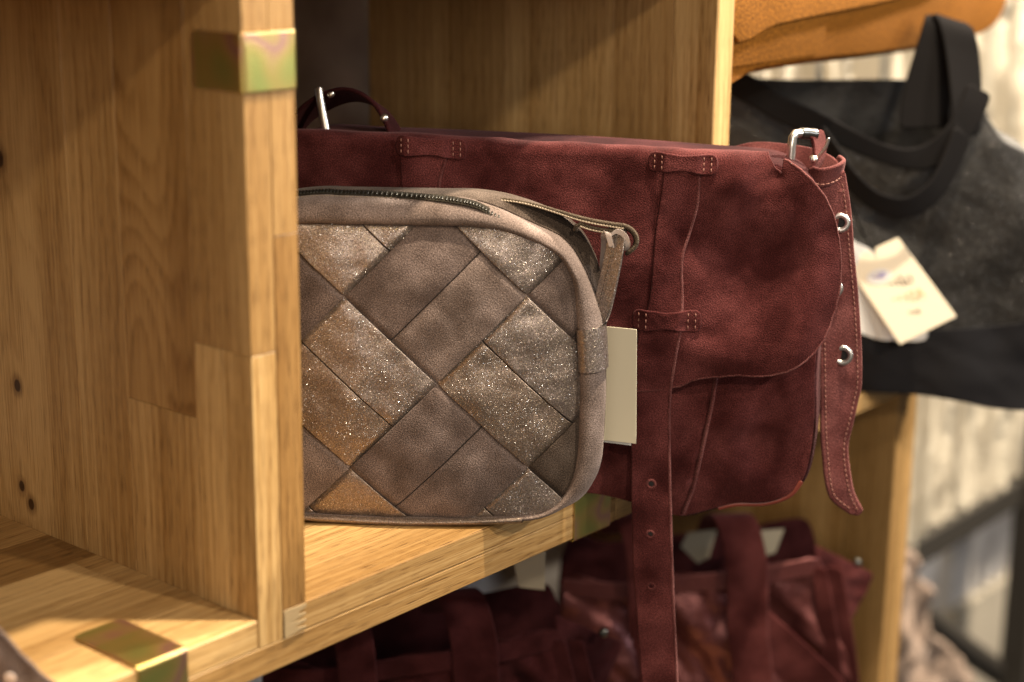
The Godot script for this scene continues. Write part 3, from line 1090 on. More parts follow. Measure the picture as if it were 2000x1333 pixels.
func satchel() -> void:
	var t := thing("satchel", "burgundy suede satchel with a round flap and long hanging strap", "satchel", Vector3(0.325, 0.018, 0.0665), -57.0)
	var mb := MB.new()
	var body := smooth2(v2([82, 200, 84, 150, 83.5, 97, 85, 60, 84, 36, 80, 15, 71, 3, 55, -4, 34, -5.5, 14, -12, -3, -17, -22, -13, -45, -6, -75, -1, -130, 1, -200, 1, -262, 3, -284, 14, -290, 40, -289, 120, -286, 210, -278, 242, -220, 244, -100, 242, 0, 238, 60, 232]), 5)
	var bz := func(x: float, y: float) -> float:
		var seam := 16.0 - (89.0 - y) * 0.185
		return -9.0 + 11.0 * clampf(1 - ((x + 100) / 192.0) ** 4, 0, 1) * clampf(1 - ((y - 110) / 135.0) ** 4, 0, 1) + 2.4 * noise(x, y, 55.0, 22.0) + 0.5 * noise(x, y, 14.0, 23.0) - 3.0 * sst(-1, 2, x - seam) - 5.0 * gauss(x, y, 55, 30, 22, 26) + 4.0 * gauss(x, y, 30, 60, 15, 22)
	shell(mb, body, func(x: float, y: float) -> Vector3: return Vector3(x, y, bz.call(x, y)), 2.0, 4.0)
	obj("front_panel", mb, M.wine, t)
	mb = MB.new()
	var bn := body.size()
	var gz := [-8.0, -12.0, -22.0, -40.0, -60.0, -76.0, -84.0, -86.0]
	var ge := [0.0, 2.2, 4.5, 6.0, 5.0, 2.5, 0.0, -4.0]
	grid(mb, bn, 8, func(i: int, j: int) -> Vector3:
		var dd := (body[(i + 1) % bn] - body[(i + bn - 1) % bn]).normalized()
		var cw := 1.0
		var o: Vector2 = body[i] - Vector2(dd.y, -dd.x) * float(ge[j]) * cw
		var zz: float = gz[j]
		if j == 0:
			zz = bz.call(body[i].x, body[i].y) - 1.0
		return Vector3(o.x, o.y, zz), true)
	obj("gusset", mb, M.wine_dark, t)
	mb = MB.new()
	shell(mb, body, func(x: float, y: float) -> Vector3: return Vector3(x, y, -84.0), 2.0, 16.0)
	obj("back_panel", mb, M.wine, t)
	# ridge of the front pocket, red turned hem at the foot
	mb = MB.new()
	var ridge := PackedVector3Array()
	for p: Vector2 in smooth2(v2([16, 89, 14, 70, 10.5, 47, 4.5, 12, 1, -2, -3, -14]), 6, false):
		ridge.append(V(p.x, p.y, bz.call(p.x - 1.5, p.y) + 0.6))
	tube(mb, ridge, 1.5, 8)
	obj("pocket_seam", mb, M.wine_edge, t)
	mb = MB.new()
	var hem := PackedVector3Array()
	for p: Vector2 in smooth2(v2([22, -11, 34, -7.5, 55, -5.6, 71, 1.0, 79, 12]), 6, false):
		hem.append(V(p.x, p.y - 0.5, -13))
	tube(mb, hem, 2.2, 8)
	obj("turned_hem", mb, M.wine_smooth, t)
	# flap
	var lower := v2([55.5, 242, 59, 240.5, 66, 236, 73, 230, 84, 216.5, 91.5, 199, 95.5, 182, 97, 165, 96, 147, 92.5, 132, 86, 117, 76, 106.5, 66, 99.5, 56, 96, 45, 94, 32, 94.5, 19, 93, 2, 90, -13, 83.5, -45, 79, -120, 75, -200, 76, -282, 82])
	var smoothed := smooth2(lower, 5, false)
	var edge := PackedVector2Array()
	for q in smoothed:
		edge.append(q + Vector2(noise(q.x, q.y, 4.0, 1.0), noise(q.x, q.y, 4.0, 8.0)) * 0.6)
	var fo := edge.duplicate()
	fo.append_array(v2([-287, 150, -285, 240, -283, 300, 30, 300, 38, 290, 42, 262, 45, 244, 49, 236, 54, 231]))
	mb = MB.new()
	shell(mb, fo, b_flap, 2.2, 3.5)
	var flap := obj("flap", mb, M.wine, t)
	mb = MB.new()
	var raw := PackedVector3Array()
	for q in edge:
		raw.append(b_flap(q.x, q.y) + V(0, 0, -0.9))
	tube(mb, raw, 1.15, 7)
	obj("raw_edge", mb, M.wine_edge, flap)
	# long front strap through its keepers
	var sl := smooth2(v2([-23, 240, -25, 215, -27.5, 193, -30, 146, -36, 124, -39, 106, -41, 73, -39.5, 30, -38, -10, -36, -50, -33, -80, -27, -141]), 5, false)
	var sr := smooth2(v2([-3, -141, -4, -130, -8, -79, -12, -16, -14, 20, -16, 70, -13, 105, -10.5, 124, -9.6, 143, -11, 173, -6.5, 192, -2, 213, -2, 240]), 5, false)
	var so := sl.duplicate()
	so.append_array(sr)
	mb = MB.new()
	shell(mb, so, func(x: float, y: float) -> Vector3: return Vector3(x, y, b_strap_z(x, y)), 2.2, 2.5)
	var strap := obj("front_strap", mb, M.wine, t)
	mb = MB.new()
	raw = PackedVector3Array()
	for q in sr:
		raw.append(V(q.x + 0.5, q.y, b_strap_z(q.x, q.y) - 0.9))
	tube(mb, raw, 1.25, 7)
	obj("raw_edge", mb, M.wine_edge, strap)
	for h in [[-26, 12, 2.3], [-25.4, -25.5, 2.0], [-23.5, -65, 2.0]]:
		var at := V(h[0], h[1], b_strap_z(h[0], h[1]))
		mb = MB.new()
		var r: float = h[2]
		lathe(mb, v2([r * 0.8, -0.6, r * 0.9, 0.25, r * 1.15, 0.45, r * 1.5, 0.25, r * 1.7, -0.1]), 18, at, V(0, 0, 1))
		var hole := obj("hole_rim_and_shade", mb, M.wine_pale, strap)
		mb = MB.new()
		lathe(mb, v2([0.01, 0.06, r * 0.92, 0.06, r * 0.92, -0.3]), 16, at, V(0, 0, 1))
		if h[1] > -50:
			obj("hole_rim_and_shade", mb, M.hole_shade, strap)  # dark disc painted in as the shade of the hole
		else:
			obj("hole_rim_and_shade", mb, M.wine_dark, strap)  # shallow hole, its shade put into a darker disc
	mb = MB.new()
	shell(mb, v2([-204, 250, -202, 200, -201, 150, -180, 150, -179, 214, -175, 235, -174, 250]), func(x: float, y: float) -> Vector3: return b_flap(x, y) + V(0, 0, 2.4), 2.0, 3.0)
	var strap2 := obj("front_strap", mb, M.wine, t)
	mb = MB.new()
	raw = PackedVector3Array()
	for q: Vector2 in smooth2(v2([-182, 150, -179, 214, -175, 235, -172, 246]), 5, false):
		raw.append(b_flap(q.x, q.y) + V(0.6, 0, 1.6))
	tube(mb, raw, 1.25, 7)
	obj("raw_edge", mb, M.wine_edge, strap2)
	keeper(t, -33.5, 9.5, 234, 245.5, -0.025, -25, -1)
	keeper(t, -40.5, 3, 125.5, 138.5, 0.0, -34, -10)
	keeper(t, -206, -161, 240, 252, -0.06, -202, -174)
	# strap and collar on the right side, eyelets, buckle
	mb = MB.new()
	var sz := func(x: float, y: float) -> float: return -42.0 - 0.25 * (x - 95.0) + 1.5 * noise(x, y, 40.0, 31.0) + 5.0 * sst(60, -20, y)
	var right := smooth2(v2([98, 228, 103, 205, 107, 177, 114, 130, 119, 81, 117.5, 62, 115, 47, 112.5, 32, 113, 20, 115.5, 6, 119, -7, 124, -17, 125.5, -20, 123.5, -22.5]), 5, false)
	var left := smooth2(v2([118, -21.5, 110, -15.5, 103, -8, 99, 5, 97, 19, 94.5, 38, 93, 57, 90, 99, 87, 140, 85, 177, 82, 222]), 5, false)
	so = right.duplicate()
	so.append_array(left)
	shell(mb, so, func(x: float, y: float) -> Vector3: return Vector3(x, y, sz.call(x, y)), 3.4, 2.5)
	var side := obj("side_strap", mb, M.wine_pale, t)
	mb = MB.new()
	for e in [right, left]:
		var row := PackedVector3Array()
		for i in range(2, e.size() - 3):
			var dd: Vector2 = (e[i + 1] - e[i - 1]).normalized()
			var q: Vector2 = e[i] + Vector2(dd.y, -dd.x) * 2.3
			row.append(V(q.x, q.y, sz.call(q.x, q.y)))
		stitch_row(mb, row, 2.2, 1.7, 0.42, V(0, 0, 0.3))
	obj("stitching", mb, M.thread_wine, side, true)
	ring_eyelet(t, V(97.5, 193, sz.call(97.5, 193) + 0.4), V(-0.1, 0.05, 1).normalized(), 3.7, 7.0)
	ring_eyelet(t, V(105, 97, sz.call(105, 97) + 0.4), V(-0.2, 0.05, 1).normalized(), 4.0, 7.4)
	ring_eyelet(t, V(95.5, 146, sz.call(95.5, 146) + 0.4), V(-0.2, 0.05, 1).normalized(), 3.7, 7.0)
	mb = MB.new()
	band(mb, v3([74, 226, -34, 82, 224.5, -34, 92, 226.5, -38, 98.5, 229.5, -48, 96, 231, -62]), V(0.12, 1, 0.35), 12.5, 3.0)
	var collar := obj("collar", mb, M.wine_pale, t)
	mb = MB.new()
	stitch_row(mb, v3([75, 222.5, -32, 83, 221.0, -31.8, 92, 223, -35.6, 97.6, 226, -45]), 2.2, 1.5, 0.42, V(0, 0.1, 0.4))
	obj("stitching", mb, M.thread_wine, collar, true)
	mb = MB.new()
	band(mb, v3([18, 232, -70, 36, 236.5, -72, 57, 236, -72, 78, 233.5, -66, 92, 228, -52, 96, 220, -44]), V(0.05, 1, -0.6), 14.0, 3.0)
	obj("back_rim", mb, M.wine_pale, t)
	mb = MB.new()
	tube(mb, v3([60.8, 228, -39, 61.2, 245, -39, 61.8, 252, -39.5, 63.5, 254.5, -41, 67, 254.6, -44, 72, 254, -48, 78, 253, -53]), 3.1, 12)
	var buckle := obj("buckle", mb, M.nickel, t)
	mb = MB.new()
	tube(mb, v3([67.5, 254.5, -44.2, 70, 254.3, -46.2, 77.5, 253, -52.6]), 3.9, 12)
	obj("buckle_roller", mb, M.gunmetal, buckle)
	mb = MB.new()
	band(mb, v3([76.5, 254, -51, 79.5, 253.5, -52, 81.5, 247, -52, 82.2, 238, -50, 80, 230, -48]), V(0.5, 0.2, -0.8), 14.0, 2.6)
	obj("buckle_leather", mb, M.wine, t)
	mb = MB.new()
	tube(mb, smooth3(v3([78, 233, -46, 80, 238, -45, 83, 242.5, -44, 84.8, 246, -43.5, 86.4, 251.5, -43]), 5), 1.25, 8)
	obj("buckle_prong", mb, M.nickel, t)
	rivet("rivet", t, V(77, 237, -45), V(-0.2, 0.5, 0.85).normalized(), 3.0, M.nickel)
	rivet("rivet", t, V(39, 233, -60), V(-0.2, 0.5, 0.85).normalized(), 3.0, M.nickel)
	# buckled handle end on the left
	mb = MB.new()
	band(mb, v3([-290, 240, -26, -283, 254, -28, -271, 265, -30, -254, 272.5, -32, -240, 272, -32, -228, 265, -32, -220, 254, -32, -214, 242, -30]), V(0.0, 0.62, 0.8), 20.0, 3.2, V(-0.35, 0.3, 0.85))
	obj("handle_end", mb, M.wine_dark, t)
	mb = MB.new()
	tube(mb, v3([-268.5, 279, -24, -267, 272, -21.5, -264.5, 260, -20, -262.5, 250, -19]), 3.0, 10)
	obj("buckle", mb, M.nickel, t)
	rivet("rivet", t, V(-260, 276, -24), V(0, 0.4, 0.9).normalized(), 3.0, M.nickel)
	rivet("rivet", t, V(-221.5, 260.5, -22), V(0.2, 0.4, 0.9).normalized(), 3.0, M.nickel)
	# cream card seen edge-on between satchel and side strap
	var k := thing("price_tag", "cream tag seen edge-on between the satchel body and its side strap", "price tag", Vector3(0.325, 0.018, 0.0665), -57.0, "swing tags on the bags")
	mb = MB.new()
	shell(mb, v2([-2, 56, 3, 54, 7, 58, 8, 112, 0, 112]), func(x: float, y: float) -> Vector3: return Vector3(85.5 + x + (112 - y) * 0.07, y, -50.0 + 0.5 * x), 0.9, 3.0)
	obj("card", mb, M.card_cream, k)

# ---------------------------------------------------------------- black tote
func black_tote() -> void:
	var t := thing("tote_bag", "black glitter leather tote with slouching opening, behind the satchel", "tote bag", Vector3(0.70637, 0.0, -0.0011), -50.0)
	var bz := func(x: float, y: float) -> float:
		return -4.0 + 14.0 * clampf(1 - (x / 170.0) ** 2, 0, 1) * clampf(1 - ((y - 110) / 150.0) ** 2, 0, 1) + 5.0 * noise(x, y, 110.0, 41.0) + 1.2 * noise(x + y, y, 50.0, 42.0) + 3.0 * sin((x * 0.8 + y) * 0.03)
	var mb := MB.new()
	var front := smooth2(v2([-150, 290, -120, 276, -88, 256, -52, 240, -8, 221, 20, 214, 40, 217, 62, 236, 78, 256, 92, 246, 105, 228, 134, 212, 164, 168, 178, 80, 174, 20, 156, -13, 118, -13, 80, -4, 29, 1, -60, 2, -140, 3, -150, 30]), 4)
	shell(mb, front, func(x: float, y: float) -> Vector3: return Vector3(x, y, bz.call(x, y)), 2.0, 5.0)
	obj("front_panel", mb, M.black, t)
	flakes([[front, func(x: float, y: float) -> Vector3: return Vector3(x, y, bz.call(x, y) + 0.3), 0.0]], 0.13, 0.2, M.flake_dark, t)
	mb = MB.new()
	var back := smooth2(v2([-150, 278, -118, 273, -54, 271, 19, 272, 60, 268, 100, 236, 134, 212, 164, 168, 178, 80, 174, 20, 110, 2, -140, 3, -150, 30]), 4)
	shell(mb, back, func(x: float, y: float) -> Vector3: return Vector3(x, y, -74.0 + 3.0 * noise(x, y, 60.0, 44.0)), 2.0, 8.0)
	obj("back_panel", mb, M.black, t)
	mb = MB.new()
	var side := v2([92, 246, 105, 230, 134, 212, 164, 168, 178, 80, 174, 20, 156, -13, 118, -13, 80, -4, 29, 1, -60, 2, -140, 3, -150, 30, -150, 150, -150, 285])
	side = smooth2(side, 4, false)
	grid(mb, side.size(), 7, func(i: int, j: int) -> Vector3:
		var f := j / 6.0
		var q := side[i]
		var out := 6.0 * sin(PI * f)
		var dd := (side[mini(i + 1, side.size() - 1)] - side[maxi(i - 1, 0)]).normalized()
		return Vector3(q.x - dd.y * out, q.y + dd.x * out, lerpf(bz.call(q.x, q.y) - 1.0, -74.0, f)))
	obj("gusset", mb, M.black, t)
	mb = MB.new()
	shell(mb, smooth2(v2([-149, 62, -60, 60, 29, 60, 115, 62, 176, 68, 174, 20, 156, -14, 118, -14, 80, -5, 29, 0, -60, 1, -140, 2]), 4), func(x: float, y: float) -> Vector3: return Vector3(x, y, bz.call(x, y) + 1.6), 1.4, 6.0)
	obj("foot_panel", mb, M.black_smooth, t)
	mb = MB.new()
	band(mb, v3([-150, 286, 10, -120, 272, 12, -88, 254, 13, -52, 240, 16, -8, 221, 18, 20, 214, 18, 42, 218, 16, 60, 233, 14, 74, 254, 8, 82, 272, 0]), V(0.25, 1, 0.1), 20.0, 4.0, V(-1, 0.5, 0))
	obj("rim_band", mb, M.black_strap, t)
	mb = MB.new()
	band(mb, v3([-60, 234, 22, -46, 216, 30, -32, 198, 34, -8, 179, 35, 18, 174, 34, 40, 186, 30, 54, 206, 24, 66, 236, 16]), V(0.3, 1, 0.3), 17.0, 4.0, V(-0.8, 0.6, 0.2))
	obj("handle", mb, M.black_strap, t)
	mb = MB.new()
	band(mb, v3([40, 238, -16, 42, 266, -22, 50, 300, -28, 56, 322, -34, 60, 326, -46]), V(1, 0.05, 0.1), 40.0, 4.0, V(1, -0.2, 0.1), 34.0)
	band(mb, v3([70, 236, 8, 70, 262, 0, 68, 300, -16, 64, 321, -26, 60, 327, -38]), V(0.95, 0.0, -0.3), 24.0, 4.0, V(1, -0.3, 0.1), 30.0)
	obj("handle", mb, M.black_strap, t)
	# its cards
	var k := thing("price_tag", "cream printed tag with a white oval sticker on the black tote", "price tag", Vector3(0.70637, 0.0, -0.0011), -50.0, "swing tags on the bags")
	mb = MB.new()
	var cz := func(x: float, y: float) -> float: return 22.0 + 0.08 * x - 0.10 * (y - 100.0)
	shell(mb, v2([-29, 123, -8.5, 133, -6.5, 131, -1.5, 125.5, -2.5, 132, -2.8, 135.6, 16, 145, 69, 78, 22, 52]), func(x: float, y: float) -> Vector3: return Vector3(x, y, cz.call(x, y)), 0.7, 5.0)
	obj("card", mb, M.card_cream, k)
	mb = MB.new()
	var oval := PackedVector2Array()
	for i in 28:
		var a := TAU * i / 28.0
		oval.append(Vector2(1, 111) + Vector2(cos(a) * 11.0, sin(a) * 6.6).rotated(0.2))
	shell(mb, oval, func(x: float, y: float) -> Vector3: return Vector3(x, y, cz.call(x, y) + 0.5), 0.4, 4.0)
	obj("sticker", mb, M.card_white, k)
	for w in [["149", 1.0, 111.0, 7.0, "ink_violet"], ["milo", 17.5, 105.5, 13.0, "ink"], ["SUZA", 27.0, 92.5, 12.5, "ink_gold"], ["bag", 33.0, 81.0, 6.0, "ink"]]:
		var tm := TextMesh.new()
		var f := SystemFont.new()
		f.font_names = PackedStringArray(["Droid Serif" if w[0] == "milo" else "Droid Sans"])
		tm.font = f
		tm.text = w[0]
		tm.font_size = 16
		tm.pixel_size = w[3] / 16.0 * 0.001
		tm.depth = 0.0002
		var o := MeshInstance3D.new()
		o.name = numbered("lettering", k)
		o.mesh = tm
		o.set_surface_override_material(0, M[w[4]])
		o.position = V(w[1], w[2], cz.call(w[1], w[2]) + (1.0 if w[0] == "149" else 0.35)) * 0.001
		o.rotation = Vector3(0.1, -0.08, 0.47)
		k.add_child(o, true)
	k = thing("price_tag", "white curled card hanging behind the cream tag on the black tote", "price tag", Vector3(0.70637, 0.0, -0.0011), -50.0, "swing tags on the bags")
	mb = MB.new()
	shell(mb, smooth2(v2([-33, 146, -20, 140, -3, 131, 20, 110, 44, 70, 46, 53, 20, 52, 2, 54, -21, 67, -26, 100]), 3), func(x: float, y: float) -> Vector3: return Vector3(x, y, 15.0 + 0.0022 * (x - 20) ** 2), 0.6, 5.0)
	obj("card", mb, M.card_white, k)
	mb = MB.new()
	tube(mb, smooth3(v3([-40, 200, 24, -30, 178, 27, -16, 150, 26, -5, 133, 22]), 6), 0.9, 6)
	obj("cord", mb, M.black_strap, k)

func tan_bag() -> void:
	var t := thing("tan_bag", "tan suede bag with a stitched patch and stud, hanging at the top", "handbag", Vector3(0.466, 0.308, -0.02), 0.0)
	var o := smooth2(v2([2, -6, 60, -6, 149, -4, 250, -5, 340, -4, 410, -2, 450, 1, 475, 8, 489, 20, 494, 40, 492, 90, 480, 130, 400, 140, 200, 142, 40, 140, 2, 136]), 5)
	var n := o.size()
	var bz := func(x: float, y: float) -> float: return 3.0 + 1.6 * noise(x, y, 120.0, 51.0) + 10.0 * clampf(1.0 - ((y - 70.0) / 80.0) ** 2, 0, 1)
	var mb := MB.new()
	shell(mb, o, func(x: float, y: float) -> Vector3: return Vector3(x, y, bz.call(x, y)), 2.0, 6.0)
	obj("front_panel", mb, M.tan, t)
	mb = MB.new()
	var gz := [0.0, -3.0, -12.0, -26.0, -44.0, -58.0, -64.0, -66.0]
	var ge := [0.0, 3.0, 7.0, 9.0, 8.0, 4.0, 0.0, -6.0]
	grid(mb, n, 8, func(i: int, j: int) -> Vector3:
		var dd := (o[(i + 1) % n] - o[(i + n - 1) % n]).normalized()
		var q: Vector2 = o[i] + Vector2(dd.y, -dd.x) * float(ge[j])
		return Vector3(maxf(q.x, 0.0), q.y, gz[j] + (bz.call(o[i].x, o[i].y) - 1.0 if j == 0 else 0.0)), true, true)
	obj("gusset", mb, M.tan, t)
	mb = MB.new()
	shell(mb, o, func(x: float, y: float) -> Vector3: return Vector3(x, y, -64.0), 2.0, 20.0)
	obj("back_panel", mb, M.tan, t)
	mb = MB.new()
	shell(mb, smooth2(v2([2, 24, 60, 28, 121, 32.5, 204, 37.5, 290, 46, 380, 66, 400, 138, 200, 141, 2, 136]), 4), func(x: float, y: float) -> Vector3: return Vector3(x, y, bz.call(x, y) + 6.0), 2.4, 6.0)
	obj("flap", mb, M.tan_pale, t)
	mb = MB.new()
	shell(mb, v2([2, -3, 142, -1, 147, 3, 146, 27, 140, 30, 2, 22]), func(x: float, y: float) -> Vector3: return Vector3(x, y, bz.call(x, y) + 1.8), 1.8, 5.0)
	obj("patch", mb, M.tan_pale, t)
	rivet("stud", t, V(409, 6, 5), V(0, -0.2, 1).normalized(), 6.5, M.nickel)
	for x in [90.0, 390.0]:
		mb = MB.new()
		band(mb, v3([x, 110, -30, x, 180, -30, x + (20 if x < 200 else -20), 260, -30]), V(1, 0, 0), 26.0, 4.0)
		obj("strap", mb, M.tan, t)

# ---------------------------------------------------------------- totes in the lower crate, small bag at the near left
func lower_tote(label: String, at: Vector3, deg: float, s: float, kk: float, dark := false) -> void:
	var skin: Material = M.wine_dark if dark else M.wine_metal  # dark: shade under the shelf put into the tote's colour
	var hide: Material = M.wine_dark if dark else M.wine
	var t := thing("metallic_tote", label, "tote bag", at, deg, "burgundy totes in the lower crate")
	var bz := func(x: float, y: float) -> float:
		return 9.0 * noise(x + y * 0.5, y * 0.6, 44.0, kk) + 7.0 * sin((x + y * 0.8 + 14.0 * noise(x, y, 60.0, kk)) * 0.06 + kk) * sst(228, 160, y) + 0.9 * noise(x, y, 20.0, kk + 1)
	var mb := MB.new()
	var f := smooth2(v2([-185, 4, -188, 120, -180, 205, -139, 204, -79, 212, -10, 221, 30, 229, 46, 226, 56, 200, 70, 160, 80, 109, 88, 60, 90, 4]), 4)
	for i in f.size():
		f[i] *= s
	shell(mb, f, func(x: float, y: float) -> Vector3: return Vector3(x, y, bz.call(x, y)), 2.0, 4.0)
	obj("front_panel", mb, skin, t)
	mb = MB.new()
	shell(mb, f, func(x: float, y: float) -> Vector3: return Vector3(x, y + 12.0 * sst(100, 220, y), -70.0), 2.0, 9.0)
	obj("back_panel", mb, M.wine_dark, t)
	mb = MB.new()
	band(mb, v3([-186 * s, 200 * s, 2, -139 * s, 198 * s, 5, -79 * s, 206 * s, 6, -10 * s, 214 * s, 6, 30 * s, 222 * s, 4, 46 * s, 222 * s, 0]), V(0, 1, 0), 15.0, 2.4)
	obj("rim_band", mb, skin, t)
	mb = MB.new()
	shell(mb, v2([44 * s, 238 * s, 100 * s, 204 * s, 101 * s, 200 * s, 78 * s, 150 * s, 62 * s, 148 * s, 50 * s, 190 * s]), func(x: float, y: float) -> Vector3: return Vector3(x, y, -10.0 - 0.35 * (x - 44 * s) + 3.0 * noise(x, y, 30.0, kk)), 2.4, 4.0)
	obj("side_wing", mb, hide, t)
	for e in [[-28.0, 34.0, 14.0], [-120.0, 28.0, -46.0]]:
		var x: float = e[0] * s
		mb = MB.new()
		band(mb, v3([x - 16, 236, -48, x - 12, 262, -26, x - 4, 266, -4, x + 4, 240, 14, x + 7, 205, 18, x + 9, 165, 19, x + 16, 110, 20, x + e[2], 40, 20]), V(1, 0.1, 0.15), e[1], 3.0)
		obj("handle", mb, hide, t)
	mb = MB.new()
	band(mb, v3([-14 * s, 172 * s, 12, 20 * s, 140 * s, 16, 60 * s, 96 * s, 16, 86 * s, 50 * s, 8]), V(0.6, 0.8, 0.1), 34.0, 3.0, V(0.8, 0.6, 0.3), 48.0)
	obj("fold", mb, M.wine, t)
	for p in [[52.0, 6.0], [66.0, 4.0]]:
		mb = MB.new()
		band(mb, v3([(p[0] - 8) * s, 222 * s, 3, p[0] * s, 180 * s, 9, (p[0] + 10) * s, 110 * s, 10, (p[0] + 16) * s, 20 * s, 6]), V(1, 0, 0.5), 12.0, 2.4, V(1, 0, 0.3), 26.0)
		obj("pleat", mb, hide, t)
	rivet("stud", t, V(83 * s, 222 * s, -12), V(0, 0.3, 1).normalized(), 4.0, M.gunmetal)

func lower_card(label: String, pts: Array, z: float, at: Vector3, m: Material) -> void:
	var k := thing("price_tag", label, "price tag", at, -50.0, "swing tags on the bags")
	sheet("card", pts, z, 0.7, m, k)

func near_pouch() -> void:
	var t := thing("suede_pouch", "corner of a taupe suede pouch with a punched eyelet, cut off at lower left", "handbag", Vector3(-0.168, 0.016, -0.03), -50.0)
	var mb := MB.new()
	var o := smooth2(v2([-120, 60, -40, 58, -14, 50, 0, 35, 5, 29, 10, 22, 18, 14, 27, 6.5, 34, 2, 20, 1.5, -40, 1.5, -120, 1.5]), 5)
	shell(mb, o, func(x: float, y: float) -> Vector3: return Vector3(x, y, 4.0 + 3.0 * noise(x, y, 30.0, 61.0) - 0.001 * y * y), 2.4, 3.0)
	obj("flap", mb, M.taupe, t)
	mb = MB.new()
	shell(mb, smooth2(v2([-118, 40, -34, 36, -14, 24, 0, 10, 8, 3, -40, 1, -118, 1]), 4), func(x: float, y: float) -> Vector3: return Vector3(x, y, -2.0), 10.0, 6.0)
	obj("body", mb, M.taupe_dark, t)
	mb = MB.new()
	lathe(mb, v2([1.0, 0.2, 1.6, 0.5, 2.4, 0.4, 3.0, -0.2]), 18, V(3.6, 12.5, 5.0), V(0, 0, 1))
	obj("eyelet", mb, M.ribbon, t)

# ---------------------------------------------------------------- what stands behind
func background() -> void:
	var w := MeshInstance3D.new()
	w.name = "wall"
	var bm := BoxMesh.new()
	bm.size = Vector3(6.0, 3.2, 0.1)
	w.mesh = bm
	w.set_surface_override_material(0, M.wall)
	w.position = Vector3(1.2, 0.6, -0.4155)
	w.set_meta("kind", "structure")
	add_child(w, true)
	var sk := MeshInstance3D.new()
	sk.name = "skirting"
	bm = BoxMesh.new()
	bm.size = Vector3(6.0, 0.4, 0.018)
	sk.mesh = bm
	sk.set_surface_override_material(0, M.skirting)
	sk.position = Vector3(1.2, -0.85, -0.356)
	sk.set_meta("kind", "structure")
	add_child(sk, true)
	# display rack
	var r := thing("display_rack", "dark iron display rack beside the crates, carrying the cream throw", "rack")
	var mb := MB.new()
	block(mb, V(860, -432, -285), V(1760, -392, -240), 2.0, 0, Vector2.ZERO)
	obj("beam", mb, M.iron, r)
	mb = MB.new()
	block(mb, V(1668, -1100, -252), V(1712, -250, -210), 2.0, 1, Vector2.ZERO)
	obj("post", mb, M.iron, r)
	mb = MB.new()
	tube(mb, v3([1400, -520, -262, 1560, -630, -262, 1760, -760, -262]), 20.0, 12)
	obj("brace", mb, M.iron, r)
	mb = MB.new()
	block(mb, V(860, 380, -300), V(1960, 410, -262), 2.0, 0, Vector2.ZERO)
	obj("top_rail", mb, M.iron, r)
	# throw hanging in folds
	mb = MB.new()
	var P := func(x: float, y: float) -> Vector3:
		var f := sin(x * 0.14 + 1.8 * sin(x * 0.017)) + 0.4 * sin(x * 0.33 + 0.006 * y)
		return Vector3(x, y, -262.0 + 18.0 * f + 7.0 * noise(x, y * 0.2, 26.0, 71.0) + 1.5 * noise(x, y * 0.4, 7.0, 72.0))
	var o := PackedVector2Array([Vector2(1990, 400), Vector2(850, 400)])
	var x := 850.0
	while x < 1990.0:
		var ph := fmod(x, 45.0) / 45.0
		o.append(Vector2(x, -372.0 - 34.0 * sqrt(sin(PI * clampf(ph, 0.01, 0.99))) + 8.0 * noise(x, 0, 60.0, 4.0)))
		x += 6.0
	shell(mb, o, P, 5.0, 7.0, 14.0, 1.5)
	var th := obj("throw", mb, M.wool, self)
	tag(th, "long cream wool throw hanging in folds from the iron rack", "throw")
	# a folded pink cloth low on the right
	mb = MB.new()
	shell(mb, smooth2(v2([1215, -375, 1250, -412, 1280, -446, 1288, -495, 1325, -526, 1392, -568, 1445, -620, 1460, -760, 1380, -900, 1200, -900, 1200, -600]), 5), func(xx: float, y: float) -> Vector3: return Vector3(xx, y, -190.0 + 16.0 * noise(xx, y, 60.0, 81.0) + 8.0 * sin(xx * 0.06 + y * 0.03)), 14.0, 8.0)
	var pk := obj("pale_cloth", mb, M.pink_cloth, self)
	tag(pk, "pale pink cloth bundled at the foot of the iron rack", "cloth")

func lamp(called: String, at: Vector3, c: Color, e: float, size: float) -> void:
	var l := OmniLight3D.new()
	l.name = called
	l.position = at
	l.light_color = c
	l.light_energy = e
	l.light_size = size
	l.omni_range = 12.0
	l.omni_attenuation = 2.0
	l.shadow_enabled = true
	add_child(l, true)

func fill_light(at: Vector3, to: Vector3, size: Vector2, c: Color, e: float) -> void:  # area fill out of view, no visible source
	var ar := AreaLight3D.new()
	ar.name = "fill_light"
	ar.area_size = size
	ar.light_color = c
	ar.light_energy = e
	ar.area_range = 12.0
	ar.shadow_enabled = true
	ar.transform = Transform3D(Basis(), at).looking_at(to, Vector3(0, 1, 0.1))
	add_child(ar, true)

